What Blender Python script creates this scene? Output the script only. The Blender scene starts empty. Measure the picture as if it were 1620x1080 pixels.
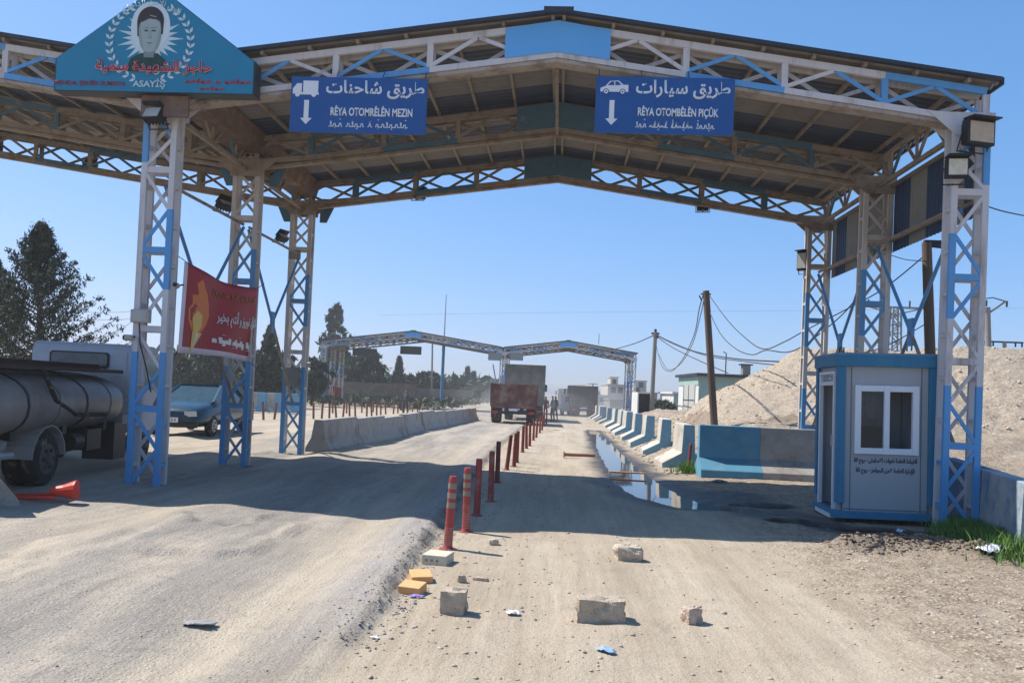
import bpy, bmesh, math, random
import numpy as np
from mathutils import Vector, Matrix, Euler
from math import radians as RD, sin, cos, pi
random.seed(7); RNG = np.random.default_rng(7)
S = bpy.context.scene
COL = S.collection

# ------------------------------------------------------------------ camera
F, PITCH, ROLL, CY, PSI, HC = 1250.0, 0.0195, 0.0437, 595.3, 0.0597, 1.65
CAM = Vector((0, 0, HC))
FW = Vector((-sin(PSI), cos(PSI), 0)); RT = Vector((cos(PSI), sin(PSI), 0)); UP = Vector((0, 0, 1))
def ray(px, py):
    dx, dy = px-810.0, py-CY
    c, s = cos(ROLL), sin(ROLL)
    X = c*dx+s*dy; Y = -s*dx+c*dy
    x = X/F; u = -Y/F
    y = cos(PITCH)-u*sin(PITCH); z = sin(PITCH)+u*cos(PITCH)
    return RT*x+FW*y+UP*z
def G(px, py, z=0.0):
    d = ray(px, py); t = (z-HC)/d.z
    return CAM+d*t
def W(px, py, Y):
    d = ray(px, py); return CAM+d*(Y/d.y)
def D(px, py, dist):
    d = ray(px, py); return CAM+d*(dist/d.dot(FW))
def CW(x, y, z=0.0):
    v = RT*x+FW*y; return Vector((v.x, v.y, z))
cam = bpy.data.objects.new('camera', bpy.data.cameras.new('camera')); COL.objects.link(cam); S.camera = cam
f0 = ray(810, CY); r0 = (ray(811, CY)-f0)*F; u0 = -(ray(810, CY+1)-f0)*F
M = Matrix((r0.normalized(), u0.normalized(), (-f0).normalized())).transposed().to_4x4(); M.translation = CAM
cam.matrix_world = M
cam.data.sensor_width = 36; cam.data.lens = 36*F/1620; cam.data.shift_y = (CY-540)/1620
cam.data.clip_start = 0.05; cam.data.clip_end = 9000

# ------------------------------------------------------------------ light
SUNV = Vector((0.70, -0.23, -1.0)).normalized()      # travel direction of sunlight
w = bpy.data.worlds.new("World"); S.world = w; w.use_nodes = True
nt = w.node_tree; bg = nt.nodes['Background']
sky = nt.nodes.new('ShaderNodeTexSky'); sky.sky_type = 'NISHITA'; sky.sun_disc = False
sd = -SUNV
sky.sun_elevation = math.asin(sd.z); sky.sun_rotation = math.atan2(sd.x, sd.y)
sky.air_density = 1.0; sky.dust_density = 1.0; sky.ozone_density = 4.0; sky.altitude = 300
sepc = nt.nodes.new('ShaderNodeSeparateColor'); cmbc = nt.nodes.new('ShaderNodeCombineColor'); nt.links.new(sky.outputs[0], sepc.inputs[0])
for ch, (pw_, am) in enumerate(((.947, .55), (.654, .58), (.60, .80))):     # colour response of the camera to this hazy spring sky
    m1 = nt.nodes.new('ShaderNodeMath'); m1.operation = 'MULTIPLY'; m1.inputs[1].default_value = .15; nt.links.new(sepc.outputs[ch], m1.inputs[0])
    m2 = nt.nodes.new('ShaderNodeMath'); m2.operation = 'POWER'; m2.inputs[1].default_value = pw_; nt.links.new(m1.outputs[0], m2.inputs[0])
    m3 = nt.nodes.new('ShaderNodeMath'); m3.operation = 'MULTIPLY'; m3.inputs[1].default_value = am/.15; nt.links.new(m2.outputs[0], m3.inputs[0]); nt.links.new(m3.outputs[0], cmbc.inputs[ch])
nt.links.new(cmbc.outputs[0], bg.inputs[0]); bg.inputs[1].default_value = 0.15
sl = bpy.data.lights.new('sun', 'SUN'); sl.energy = 5.0; sl.angle = RD(0.5); sl.color = (1, .97, .915)
so = bpy.data.objects.new('sun', sl); COL.objects.link(so)
so.rotation_euler = SUNV.to_track_quat('-Z', 'Y').to_euler()
S.view_settings.view_transform = 'Standard'; S.view_settings.look = 'None'; S.view_settings.gamma = 1
S.view_settings.exposure = 0.46
S.cycles.max_bounces = 6; S.cycles.diffuse_bounces = 3; S.cycles.volume_bounces = 0; S.cycles.transparent_max_bounces = 16
S.cycles.volume_step_rate = 2

# ------------------------------------------------------------------ materials
MATS = {}
def mat(name, col, rough=.75, var=.12, scale=6, dirt=None, dirt_amt=.35, dirt_scale=2.2, bump=.0, bscale=60, metal=0.0, spec=.35, streak=False, coat=0):
    if name in MATS: return MATS[name]
    m = bpy.data.materials.new(name); m.use_nodes = True; n = m.node_tree.nodes; L = m.node_tree.links
    b = n['Principled BSDF']; b.inputs['Roughness'].default_value = rough; b.inputs['Metallic'].default_value = metal
    b.inputs['Specular IOR Level'].default_value = spec; b.inputs['Coat Weight'].default_value = coat
    geo = n.new('ShaderNodeNewGeometry')
    mp = n.new('ShaderNodeMapping'); L.new(geo.outputs['Position'], mp.inputs['Vector'])
    if streak: mp.inputs['Scale'].default_value = (1, 1, .18)
    nz = n.new('ShaderNodeTexNoise'); nz.inputs['Scale'].default_value = scale; nz.inputs['Detail'].default_value = 6; nz.inputs['Roughness'].default_value = .65
    L.new(mp.outputs[0], nz.inputs['Vector'])
    mr = n.new('ShaderNodeMapRange'); L.new(nz.outputs[0], mr.inputs[0]); mr.inputs[1].default_value = .3; mr.inputs[2].default_value = .7
    mr.inputs[3].default_value = 1-var; mr.inputs[4].default_value = 1+var
    mul = n.new('ShaderNodeVectorMath'); mul.operation = 'SCALE'; mul.inputs[0].default_value = col[:3]; L.new(mr.outputs[0], mul.inputs['Scale'])
    out = mul.outputs[0]
    if dirt:
        n2 = n.new('ShaderNodeTexNoise'); n2.inputs['Scale'].default_value = dirt_scale; n2.inputs['Detail'].default_value = 9; n2.inputs['Roughness'].default_value = .72
        L.new(mp.outputs[0], n2.inputs['Vector'])
        m2 = n.new('ShaderNodeMapRange'); L.new(n2.outputs[0], m2.inputs[0]); t = .72-.42*dirt_amt
        m2.inputs[1].default_value = t-.06; m2.inputs[2].default_value = t+.1; m2.inputs[4].default_value = .85
        mx = n.new('ShaderNodeMix'); mx.data_type = 'RGBA'; L.new(m2.outputs[0], mx.inputs[0]); L.new(out, mx.inputs[6]); mx.inputs[7].default_value = (*dirt[:3], 1)
        out = mx.outputs[2]
    L.new(out, b.inputs['Base Color'])
    if bump:
        n3 = n.new('ShaderNodeTexNoise'); n3.inputs['Scale'].default_value = bscale; n3.inputs['Detail'].default_value = 5
        L.new(geo.outputs['Position'], n3.inputs['Vector'])
        bp = n.new('ShaderNodeBump'); bp.inputs['Strength'].default_value = bump; bp.inputs['Distance'].default_value = .02
        L.new(n3.outputs[0], bp.inputs['Height']); L.new(bp.outputs[0], b.inputs['Normal'])
    MATS[name] = m; return m
RUST = (.16, .075, .035); DUST = (.36, .29, .21)
white = mat('white_paint', (.58, .55, .54), .6, .08, 5, (.30, .22, .17), .30, 3.0, streak=True)
blue = mat('blue_paint', (.105, .32, .60), .55, .08, 5, (.2, .26, .32), .26, 3.5, streak=True)
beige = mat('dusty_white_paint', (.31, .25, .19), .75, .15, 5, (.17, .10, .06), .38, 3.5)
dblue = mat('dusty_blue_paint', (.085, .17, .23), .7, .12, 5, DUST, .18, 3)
rustm = mat('rusty_steel', (.17, .105, .075), .8, .25, 5, (.3, .22, .16), .3, 3)
rsheet = mat('roof_sheet_grey', (.23, .205, .18), .6, .1, 3, (.15, .115, .09), .3, 1.5)
rsheetd = mat('roof_sheet_blue', (.055, .065, .095), .5, .15, 3, (.13, .11, .09), .25, 1.5)
cladb = mat('cladding_blue', (.025, .055, .12), .5, .1, 3, (.16, .16, .17), .15, 2)
cladg = mat('cladding_grey', (.24, .235, .215), .6, .1, 3, (.22, .18, .14), .25, 1.5)
mat('lower_chord', (.38, .32, .27), .7, .12, 5, (.18, .11, .07), .40, 3.5)
edge = mat('dark_flashing', (.03, .035, .045), .5, .2)
skyblue = mat('plate_blue', (.12, .40, .76), .5, .04, 1.5, (.2, .4, .62), .2, 1.2, streak=True)
dark = mat('black_metal', (.018, .018, .02), .5, .2)
rubber = mat('rubber', (.022, .021, .02), .85, .2, 5, DUST, .3, 5)
glassd = mat('lamp_glass', (.45, .45, .42), .12, .1, 20)
alum = mat('aluminium', (.5, .5, .5), .35, .08, metal=.6)
signblue = mat('sign_blue', (.014, .085, .28), .45, .05, 2, (.05, .14, .36), .15, 2)
signteal = mat('sign_teal', (.012, .205, .345), .45, .05, 2)
signwhite = mat('sign_white', (.72, .74, .76), .5, .03)
signred = mat('sign_red', (.55, .015, .03), .5, .05)
conc = mat('concrete', (.36, .33, .29), .9, .15, 4, (.22, .18, .14), .35, 1.6, bump=.5, bscale=40)
concw = mat('white_concrete', (.48, .44, .37), .85, .1, 5, (.30, .24, .17), .42, 2.5, bump=.4, bscale=40)
concb = mat('blue_concrete', (.17, .36, .47), .85, .12, 5, (.30, .28, .24), .32, 2.5, bump=.4, bscale=40)
wood = mat('pole_wood', (.13, .09, .065), .9, .25, 4, (.07, .05, .04), .3, 3, bump=.4, bscale=30, streak=True)
polecon = mat('pole_concrete', (.25, .22, .19), .9, .12, 4)
cablem = mat('cable_black', (.02, .02, .022), .6, .1)
cablef = mat('cable_grey', (.16, .17, .19), .6, .1)
bolred = mat('bollard_red', (.33, .052, .040), .6, .12, 8, (.34, .19, .14), .35, 6)
boldark = mat('bollard_faded', (.22, .05, .035), .7, .15, 8, (.16, .10, .08), .35, 6)
bolwhite = mat('bollard_band', (.25, .20, .155), .7, .15, 10, (.34, .16, .12), .35, 8)
bark = mat('bark', (.07, .05, .04), .95, .3, 10)

def tag(o, label=None, cat=None, group=None, kind=None):
    if label: o['label'] = label
    if cat: o['category'] = cat
    if group: o['group'] = group
    if kind: o['kind'] = kind
    return o
def empty(name, loc=(0, 0, 0), rz=0.0, label=None, cat=None, group=None):
    o = bpy.data.objects.new(name, None); COL.objects.link(o); o.location = loc; o.rotation_euler = (0, 0, rz)
    o.empty_display_size = .2
    return tag(o, label, cat, group)
def copy_tree(o, parent=None):
    c = o.copy(); COL.objects.link(c); c.parent = parent
    for ch in o.children: copy_tree(ch, c)
    return c

class MB:
    def __init__(s): s.v = []; s.f = []; s.m = []; s.ml = []
    def mi(s, m):
        if m not in s.ml: s.ml.append(m)
        return s.ml.index(m)
    def add(s, vs, fs, m):
        k = len(s.v); s.v += [tuple(v) for v in vs]; i = s.mi(m)
        for f in fs: s.f.append(tuple(k+a for a in f)); s.m.append(i)
    def box(s, c, size, m, R=None):
        hx, hy, hz = size[0]/2, size[1]/2, size[2]/2; c = Vector(c)
        vs = [Vector((x, y, z)) for x in (-hx, hx) for y in (-hy, hy) for z in (-hz, hz)]
        if R is not None: vs = [R @ v for v in vs]
        s.add([c+v for v in vs], [(0, 1, 3, 2), (4, 6, 7, 5), (0, 4, 5, 1), (2, 3, 7, 6), (0, 2, 6, 4), (1, 5, 7, 3)], m)
    def bar(s, p, q, wd, ht, m, up=(0, 1, 0)):
        p = Vector(p); q = Vector(q); d = (q-p).normalized(); up = Vector(up)
        a = d.cross(up)
        if a.length < 1e-4: a = d.cross(Vector((1, 0, 0)))
        a.normalize(); b = a.cross(d)
        a *= wd/2; b *= ht/2
        s.add([p-a-b, p+a-b, p+a+b, p-a+b, q-a-b, q+a-b, q+a+b, q-a+b], [(3, 2, 1, 0), (4, 5, 6, 7), (0, 1, 5, 4), (1, 2, 6, 5), (2, 3, 7, 6), (3, 0, 4, 7)], m)
    def tube(s, pts, r, m, n=8, cap=True):
        pts = [Vector(p) for p in pts]; rs = r if isinstance(r, (list, tuple)) else [r]*len(pts)
        k = len(s.v); i = s.mi(m); prev = None
        for j, p in enumerate(pts):
            d = (pts[min(j+1, len(pts)-1)]-pts[max(j-1, 0)]).normalized()
            a = prev if prev is not None else (Vector((0, 0, 1)) if abs(d.z) < .9 else Vector((1, 0, 0)))
            a = (a-d*a.dot(d)).normalized(); b = d.cross(a); prev = a
            for t in range(n): s.v.append(tuple(p+a*cos(2*pi*t/n)*rs[j]+b*sin(2*pi*t/n)*rs[j]))
        for j in range(len(pts)-1):
            for t in range(n):
                s.f.append((k+j*n+t, k+j*n+(t+1) % n, k+(j+1)*n+(t+1) % n, k+(j+1)*n+t)); s.m.append(i)
        if cap:
            s.f.append(tuple(k+t for t in reversed(range(n)))); s.m.append(i)
            s.f.append(tuple(k+(len(pts)-1)*n+t for t in range(n))); s.m.append(i)
    def prism(s, poly, o, ax, ay, ez, m, m_side=None):
        """poly 2D in (ax, ay) from origin o, extruded by vector ez"""
        o = Vector(o); ax = Vector(ax); ay = Vector(ay); ez = Vector(ez); n = len(poly)
        a = [o+ax*p[0]+ay*p[1] for p in poly]; b = [v+ez for v in a]
        s.add(a, [tuple(range(n))], m); s.add(b, [tuple(reversed(range(n)))], m)
        s.add(a+b, [(i, i+n, (i+1) % n+n, (i+1) % n) for i in range(n)], m_side or m)
    def build(s, name, parent=None, smooth=False, bevel=0, loc=None):
        me = bpy.data.meshes.new(name); me.from_pydata(s.v, [], s.f)
        for m in s.ml: me.materials.append(m)
        me.polygons.foreach_set('material_index', s.m)
        if smooth: me.polygons.foreach_set('use_smooth', [True]*len(s.f))
        me.update()
        bm = bmesh.new(); bm.from_mesh(me)
        bmesh.ops.recalc_face_normals(bm, faces=bm.faces); bm.to_mesh(me); bm.free()
        o = bpy.data.objects.new(name, me); COL.objects.link(o)
        if parent: o.parent = parent
        if loc is not None: o.location = loc
        if bevel:
            md = o.modifiers.new('bevel', 'BEVEL'); md.width = bevel; md.segments = 2; md.limit_method = 'ANGLE'
        return o
def npmesh(name, V, Fq, mats, parent=None, midx=None, smooth=False, attrs=None):
    me = bpy.data.meshes.new(name); V = np.asarray(V, np.float32); Fq = np.asarray(Fq, np.int32); k = Fq.shape[1]
    me.vertices.add(len(V)); me.vertices.foreach_set('co', V.ravel())
    me.loops.add(Fq.size); me.loops.foreach_set('vertex_index', Fq.ravel())
    me.polygons.add(len(Fq)); me.polygons.foreach_set('loop_start', np.arange(0, Fq.size, k, dtype=np.int32))
    for m in mats: me.materials.append(m)
    if midx is not None: me.polygons.foreach_set('material_index', np.asarray(midx, np.int32))
    me.update(calc_edges=True)
    if smooth: me.polygons.foreach_set('use_smooth', np.ones(len(Fq), bool))
    if attrs:
        for a, val in attrs.items():
            at = me.attributes.new(a, 'FLOAT', 'POINT'); at.data.foreach_set('value', np.asarray(val, np.float32))
    me.validate()
    o = bpy.data.objects.new(name, me); COL.objects.link(o)
    if parent: o.parent = parent
    return o

# value noise
_P = RNG.random((256, 256))
def vn(x, y):
    xi = np.floor(x).astype(int); yi = np.floor(y).astype(int); fx = x-xi; fy = y-yi
    fx = fx*fx*(3-2*fx); fy = fy*fy*(3-2*fy)
    a = _P[xi % 256, yi % 256]; b = _P[(xi+1) % 256, yi % 256]; c = _P[xi % 256, (yi+1) % 256]; d = _P[(xi+1) % 256, (yi+1) % 256]
    return (a*(1-fx)+b*fx)*(1-fy)+(c*(1-fx)+d*fx)*fy*1.0
def fbm(x, y, o=4):
    s = 0; a = .5
    for i in range(o): s = s+a*(vn(x*2**i+17*i, y*2**i+31*i)-.5); a *= .5
    return s
def sst(a, b, x): t = np.clip((x-a)/(b-a), 0, 1); return t*t*(3-2*t)
def seg_dist(x, y, pts):
    """distance to polyline and interpolated 3rd value"""
    best = np.full(x.shape, 1e9); val = np.zeros(x.shape)
    for (a, b) in zip(pts[:-1], pts[1:]):
        ax, ay, aw = a; bx, by, bw = b; dx, dy = bx-ax, by-ay
        t = np.clip(((x-ax)*dx+(y-ay)*dy)/(dx*dx+dy*dy+1e-9), 0, 1)
        d = np.hypot(x-ax-t*dx, y-ay-t*dy)
        wv = aw+t*(bw-aw); sel = d/wv < best
        best = np.where(sel, d/wv, best); val = np.where(sel, wv, val)
    return best, val

# ------------------------------------------------------------------ ground
def g3(px, py, wd, z=0): p = G(px, py, z); return (p.x, p.y, wd)
EDGE = [g3(380, 1150, 1), g3(520, 1050, 1), g3(600, 965, 1), g3(655, 885, 1), g3(692, 835, 1), g3(722, 792, 1)]
EDGE += [(-1.55, 14.0, 1), (-1.75, 22, 1), (-1.8, 60, 1), (-1.8, 300, 1)]
ex = np.array([e[0] for e in EDGE]); ey = np.array([e[1] for e in EDGE])
PUD = [[g3(938, 676, .22), g3(946, 686, .3), g3(955, 698, .34), g3(968, 715, .38), g3(985, 738, .42), g3(1010, 762, .5), g3(1045, 783, .48), g3(1095, 798, .38), g3(1150, 806, .2)],
       [g3(1165, 800, .12), g3(1205, 801, .3), g3(1245, 801, .14)],
       [g3(1225, 826, .1), g3(1275, 829, .2), g3(1330, 836, .24), g3(1420, 838, .12)]]
BERM = [g3(1340, 872, .2), g3(1400, 868, .3), g3(1480, 872, .36), g3(1560, 888, .42), g3(1700, 905, .5)]
GRASSL = [g3(1525, 852, .3), g3(1560, 852, .6), g3(1640, 868, .8), g3(1750, 880, .9)]
def ground_h(x, y):
    x = np.asarray(x, float); y = np.asarray(y, float)
    near = 1-sst(60, 140, np.hypot(x, y))
    # slab of old asphalt left of the bollards
    xe = np.interp(y, ey, ex)+.10*fbm(x*0+y*1.7, y*1.7+3, 3)+.05*fbm(y*6, y*0+9, 2)
    xe = xe+.05*fbm(x*9, y*9, 3)
    slab = 1-sst(-.06, .07, x-xe)
    far = 1-sst(30, 60, y)
    nf = .25+.75*sst(4.4, 5.8, y); h = .085*slab*far*near*nf+.03*nf*np.exp(-((x-xe+.28)/.2)**2)*far*near-.03*np.exp(-((x-xe+.75)/.3)**2)*far*near
    # wheel ruts and heaved ridges on the slab, running along the road
    rid = .038*np.sin((x+.16*y)*2.6+1.1+.7*np.sin(y*.21))+.02*np.sin((x+.10*y)*5.3+.6*np.sin(y*.5))
    h = h+slab*near*rid*sst(-12.5, -9, x)*sst(.0, 3, -(x-xe))*(1-sst(26, 50, y))*.9
    h = h+near*(.05*fbm(x*.45+3, y*.3+8, 4)+.026*fbm(x*1.7, y*1.7, 4)+.012*fbm(x*7, y*4, 3)*(1-sst(12, 25, y)))
    h = h+slab*near*(1-sst(14, 30, y))*.05*sst(.10, .16, fbm(x*.9+.15*y, y*.35, 4))
    h = h-.0048*np.clip(y-12, 0, 130)
    # rut on the right lane
    h = h-.012*near*np.exp(-((x-1.0)/.35)**2)-.01*near*np.exp(-((x+.1)/.3)**2)
    # right shoulder slightly raised and rough
    sh = sst(1.9, 3.3, x)*near
    h = h+sh*(.035+.05*fbm(x*3.1, y*3.1, 4)+.03*fbm(x*9, y*9, 2))
    pad = sst(3.3, 3.9, x)*(1-sst(6.6, 7.4, x))*sst(10.3, 10.9, y)*(1-sst(12.9, 13.6, y)); h = h*(1-pad)+pad*(.012*fbm(x*5, y*5, 3)-.0)
    for P in PUD:
        d, wv = seg_dist(x, y, P)
        d = d+.35*fbm(x*3.3+5, y*2.2, 3)
        hl = -.0048*np.clip(y-12, 0, 130); k_ = sst(.6, 1.6, d); h = hl+(h-hl)*k_-(.030+.05*(1-sst(.2, 1.0, d)))*(1-sst(.8, 1.35, d))
    d, wv = seg_dist(x, y, BERM)
    b = np.exp(-(d*1.1)**2)
    h = h+b*(.09+.22*np.abs(fbm(x*6, y*6, 3))+.12*fbm(x*15, y*15, 2))
    d, wv = seg_dist(x, y, GRASSL)
    h = h+.03*np.exp(-(d)**2)
    # soil bank behind the T walls
    bank = sst(3.6, 6.0, x)*sst(19.8, 24, y)*(1-sst(48, 60, y))
    h = h+bank*(.7+.35*fbm(x*.5, y*.5, 4)+.12*fbm(x*2.7, y*2.7, 3))
    d1 = sst(2.35, 3.5, x)*sst(19.8, 21, y)*(1-sst(55, 75, y)); h = h+d1*(.34+.3*fbm(x*2, y*2, 3))
    return h
def gz(x, y): return float(ground_h(np.array([x]), np.array([y]))[0])
def GG(px, py):
    z = 0
    for _ in range(6): p = G(px, py, z); z = gz(p.x, p.y)
    return Vector((p.x, p.y, z))
def grow(a, b, s0, k):
    out = [a]; s = s0
    while out[-1] < b: out.append(out[-1]+s); s *= k
    return out
xs = np.array(sorted([-v for v in grow(9.0, 3000, .1, 1.075)[1:]])+list(np.arange(-9, 9.01, .05))+grow(9.0, 3000, .08, 1.08)[1:])
ys = [3.6]
while ys[-1] < 4000: ys.append(ys[-1]+max(.022, min(.0048*ys[-1], 5) if ys[-1] < 26 else .0048*ys[-1]*(1+(ys[-1]-26)/30)))
ys = np.array(sorted([3.6-v for v in grow(.1, 2000, .15, 1.5)])+ys)
gx, gy = np.meshgrid(xs, ys)
X = gx.ravel(); Y = gy.ravel(); Z = ground_h(X, Y)
nx, ny = len(xs), len(ys)
idx = np.arange(nx*ny).reshape(ny, nx)
Fq = np.stack([idx[:-1, :-1], idx[:-1, 1:], idx[1:, 1:], idx[1:, :-1]], -1).reshape(-1, 4)
xe = np.interp(Y, ey, ex)
a_asph = (1-sst(-.5, .12, X-xe+.25*fbm(X*2, Y*2, 3)))*sst(-8.8, -7.2, X+.6*fbm(X*.4, Y*.4, 3))
sdx = X-xe+.16*fbm(X*1.3, Y*1.3, 4)
a_sand = np.clip(np.exp(-((sdx+.78)/.30)**2)+.8*np.exp(-((sdx+3.3)/.45)**2)+.7*np.exp(-((sdx+5.4)/.5)**2), 0, 1)*(1-sst(30, 60, Y))
a_lip = np.exp(-((sdx+.20)/.22)**4)*(1-sst(14, 24, Y))*sst(4.2, 5.8, Y)*np.clip(.65+1.6*fbm(X*2.5, Y*2.5, 3), 0, 1)
a_edge = np.exp(-((X-xe-.02+.14*fbm(X*6, Y*6, 3))/.075)**2)*np.clip(.45+3*fbm(X*4, Y*4, 3), 0, 1)*sst(4.6, 6.0, Y)*(1-sst(16, 26, Y))
pd = np.full(X.shape, 9.)
for P in PUD: pd = np.minimum(pd, seg_dist(X, Y, P)[0])
a_mud = 1-sst(1.0, 2.4, pd+1.2*fbm(X*1.3, Y*1.3, 4))
mudz, _ = seg_dist(X, Y, [g3(1130, 785, 1), g3(1230, 815, .8), g3(1350, 845, .55), g3(1500, 850, .5)])
a_mud = np.maximum(a_mud, 1-sst(.55, 1.1, mudz+.5*fbm(X*1.6, Y*1.6, 4)))
bz, _ = seg_dist(X, Y, BERM); a_mud = np.maximum(a_mud, .6*np.exp(-(bz)**2))
a_grav = sst(1.9, 3.1, X+.5*fbm(X, Y, 3))*(1-a_mud)
gd, _ = seg_dist(X, Y, GRASSL); a_gr = np.exp(-(gd*1.1)**4)
farm = sst(60, 120, Y)*(sst(12, 26, np.abs(X+2)))+sst(-24, -30, X)*0
a_far = np.clip(farm+(1-sst(-26, -20, X))*sst(20, 40, Y), 0, 1)

def ground_mat():
    m = bpy.data.materials.new('ground_dirt'); m.use_nodes = True; n = m.node_tree.nodes; L = m.node_tree.links
    b = n['Principled BSDF']
    tc = n.new('ShaderNodeNewGeometry').outputs['Position']
    def noise(sc, det=6, r=.6, vec=None):
        q = n.new('ShaderNodeTexNoise'); q.inputs['Scale'].default_value = sc; q.inputs['Detail'].default_value = det; q.inputs['Roughness'].default_value = r
        L.new(vec or tc, q.inputs['Vector']); return q.outputs[0]
    def ramp(src, stops):
        q = n.new('ShaderNodeValToRGB'); L.new(src, q.inputs[0]); e = q.color_ramp.elements
        while len(e) < len(stops): e.new(.5)
        for i, (p, c) in enumerate(stops): e[i].position = p; e[i].color = (*c, 1) if len(c) == 3 else c
        return q.outputs[0]
    def mix(f, a, c, mode='MIX'):
        q = n.new('ShaderNodeMix'); q.data_type = 'RGBA'; q.blend_type = mode
        for s, v in ((0, f), (6, a), (7, c)):
            if hasattr(v, 'default_value') or hasattr(v, 'is_output'): L.new(v, q.inputs[s])
            elif isinstance(v, tuple): q.inputs[s].default_value = (*v, 1)
            else: q.inputs[s].default_value = v
        return q.outputs[2]
    def mth(op, a, c):
        q = n.new('ShaderNodeMath'); q.operation = op
        for s, v in ((0, a), (1, c)):
            if isinstance(v, (int, float)): q.inputs[s].default_value = v
            else: L.new(v, q.inputs[s])
        return q.outputs[0]
    def att(nm):
        q = n.new('ShaderNodeAttribute'); q.attribute_name = nm; return q.outputs['Fac']
    mp = n.new('ShaderNodeMapping'); L.new(tc, mp.inputs[0]); mp.inputs['Scale'].default_value = (1.6, .22, 1); mp.inputs['Rotation'].default_value = (0, 0, RD(-3))
    st = noise(1.0, 8, .62, mp.outputs[0])
    big = noise(.45, 6, .6)
    med = noise(3.5, 8, .7)
    fine = noise(38, 4, .7)
    dirt = ramp(big, [(.3, (0.389, 0.318, 0.230)), (.5, (0.475, 0.398, 0.301)), (.7, (0.529, 0.456, 0.357))])
    dirt = mix(.5, dirt, ramp(st, [(.35, (0.378, 0.307, 0.224)), (.62, (0.551, 0.482, 0.383))]))
    dirt = mix(ramp(med, [(.52, (0, 0, 0)), (.72, (0.486, 0.477, 0.459))]), dirt, (0.324, 0.260, 0.184))
    asp = ramp(st, [(.32, (0.254, 0.228, 0.199)), (.46, (0.346, 0.313, 0.270)), (.60, (0.491, 0.424, 0.342))])
    asp = mix(ramp(med, [(.45, (0, 0, 0)), (.7, (0.594, 0.583, 0.561))]), asp, (0.270, 0.254, 0.237))
    # exposed aggregate speckle
    vo = n.new('ShaderNodeTexVoronoi'); vo.inputs['Scale'].default_value = 42; L.new(tc, vo.inputs['Vector'])
    sp = ramp(vo.outputs['Distance'], [(.1, (1, 1, 1)), (.5, (0, 0, 0))])
    spc = n.new('ShaderNodeSeparateColor'); L.new(vo.outputs['Color'], spc.inputs[0])
    agg = ramp(spc.outputs[0], [(.0, (.13, .125, .12)), (.35, (0.324, 0.286, 0.240)), (1, (0.605, 0.551, 0.479))])
    asp = mix(mth('MULTIPLY', sp, .75), asp, agg)
    cr = n.new('ShaderNodeTexVoronoi'); cr.feature = 'DISTANCE_TO_EDGE'; cr.inputs['Scale'].default_value = .9
    wv = n.new('ShaderNodeMix'); wv.data_type = 'VECTOR'; wv.inputs[0].default_value = .12; L.new(tc, wv.inputs[4]); nn_ = n.new('ShaderNodeTexNoise'); nn_.inputs['Scale'].default_value = 2.5; nn_.inputs['Detail'].default_value = 6; L.new(tc, nn_.inputs['Vector']); vm = n.new('ShaderNodeVectorMath'); vm.operation = 'SCALE'; vm.inputs['Scale'].default_value = 6; L.new(nn_.outputs['Color'], vm.inputs[0]); L.new(vm.outputs[0], wv.inputs[5]); L.new(wv.outputs[1], cr.inputs['Vector'])
    crk = mth('MULTIPLY', ramp(cr.outputs['Distance'], [(.0, (1, 1, 1)), (.018, (0, 0, 0))]), ramp(noise(.7, 4, .6), [(.5, (0, 0, 0)), (.6, (0.648, 0.636, 0.612))]))
    asp = mix(crk, asp, (.16, .14, .125))
    c = mix(att('asphalt'), dirt, asp)
    c = mix(mth('MULTIPLY', att('sand'), ramp(med, [(.3, (0.972, 0.954, 0.918)), (.7, (0.486, 0.477, 0.459))])), c, (0.540, 0.461, 0.352))
    c = mix(mth('MULTIPLY', att('lip'), .8), c, mix(mth('MULTIPLY', sp, .8), (.40, .38, .37), agg))
    c = mix(mth('MULTIPLY', att('edge'), .8), c, (.10, .094, .088))
    # gravel
    v2 = n.new('ShaderNodeTexVoronoi'); v2.inputs['Scale'].default_value = 30; L.new(tc, v2.inputs['Vector'])
    s2 = n.new('ShaderNodeSeparateColor'); L.new(v2.outputs['Color'], s2.inputs[0])
    grv = ramp(s2.outputs[1], [(0, (0.270, 0.201, 0.138)), (.5, (0.454, 0.355, 0.265)), (1, (0.626, 0.530, 0.418))])
    grv = mix(ramp(v2.outputs['Distance'], [(.30, (0, 0, 0)), (.62, (0.756, 0.742, 0.714))]), grv, (0.216, 0.170, 0.122))
    gm = mth('MULTIPLY', att('gravel'), ramp(med, [(.38, (0.270, 0.265, 0.255)), (.55, (1, 1, 1))]))
    c = mix(gm, c, grv)
    # dark specks and small stones
    c = mix(ramp(noise(14, 3, .8), [(.66, (0, 0, 0)), (.74, (0.540, 0.530, 0.510))]), c, (0.216, 0.170, 0.122))
    mp2 = n.new('ShaderNodeMapping'); L.new(tc, mp2.inputs[0]); mp2.inputs['Scale'].default_value = (9, .45, 1); mp2.inputs['Rotation'].default_value = (0, 0, RD(4))
    trk = noise(1.0, 7, .7, mp2.outputs[0])
    c = mix(ramp(trk, [(.40, (.36, .36, .36)), (.56, (0, 0, 0))]), c, mix(1.0, c, (.70, .68, .66), 'MULTIPLY'))
    grit = ramp(noise(95, 2, .9), [(.38, (.75, .75, .75)), (.50, (0, 0, 0))])
    c = mix(grit, c, mix(1.0, c, (.66, .63, .60), 'MULTIPLY'))
    c = mix(mth('MULTIPLY', fine, .6), c, mix(1.0, c, (0.540, 0.509, 0.469), 'MULTIPLY'))
    # grass/far field
    c = mix(att('far'), c, ramp(noise(.08, 8, .7), [(.35, (.12, .13, .06)), (.6, (0.292, 0.265, 0.153))]))
    c = mix(att('grassy'), c, (.16, .15, .08))
    mudc = ramp(med, [(.42, (.032, .027, .023)), (.6, (.085, .068, .052)), (.75, (.15, .12, .09))])
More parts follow.
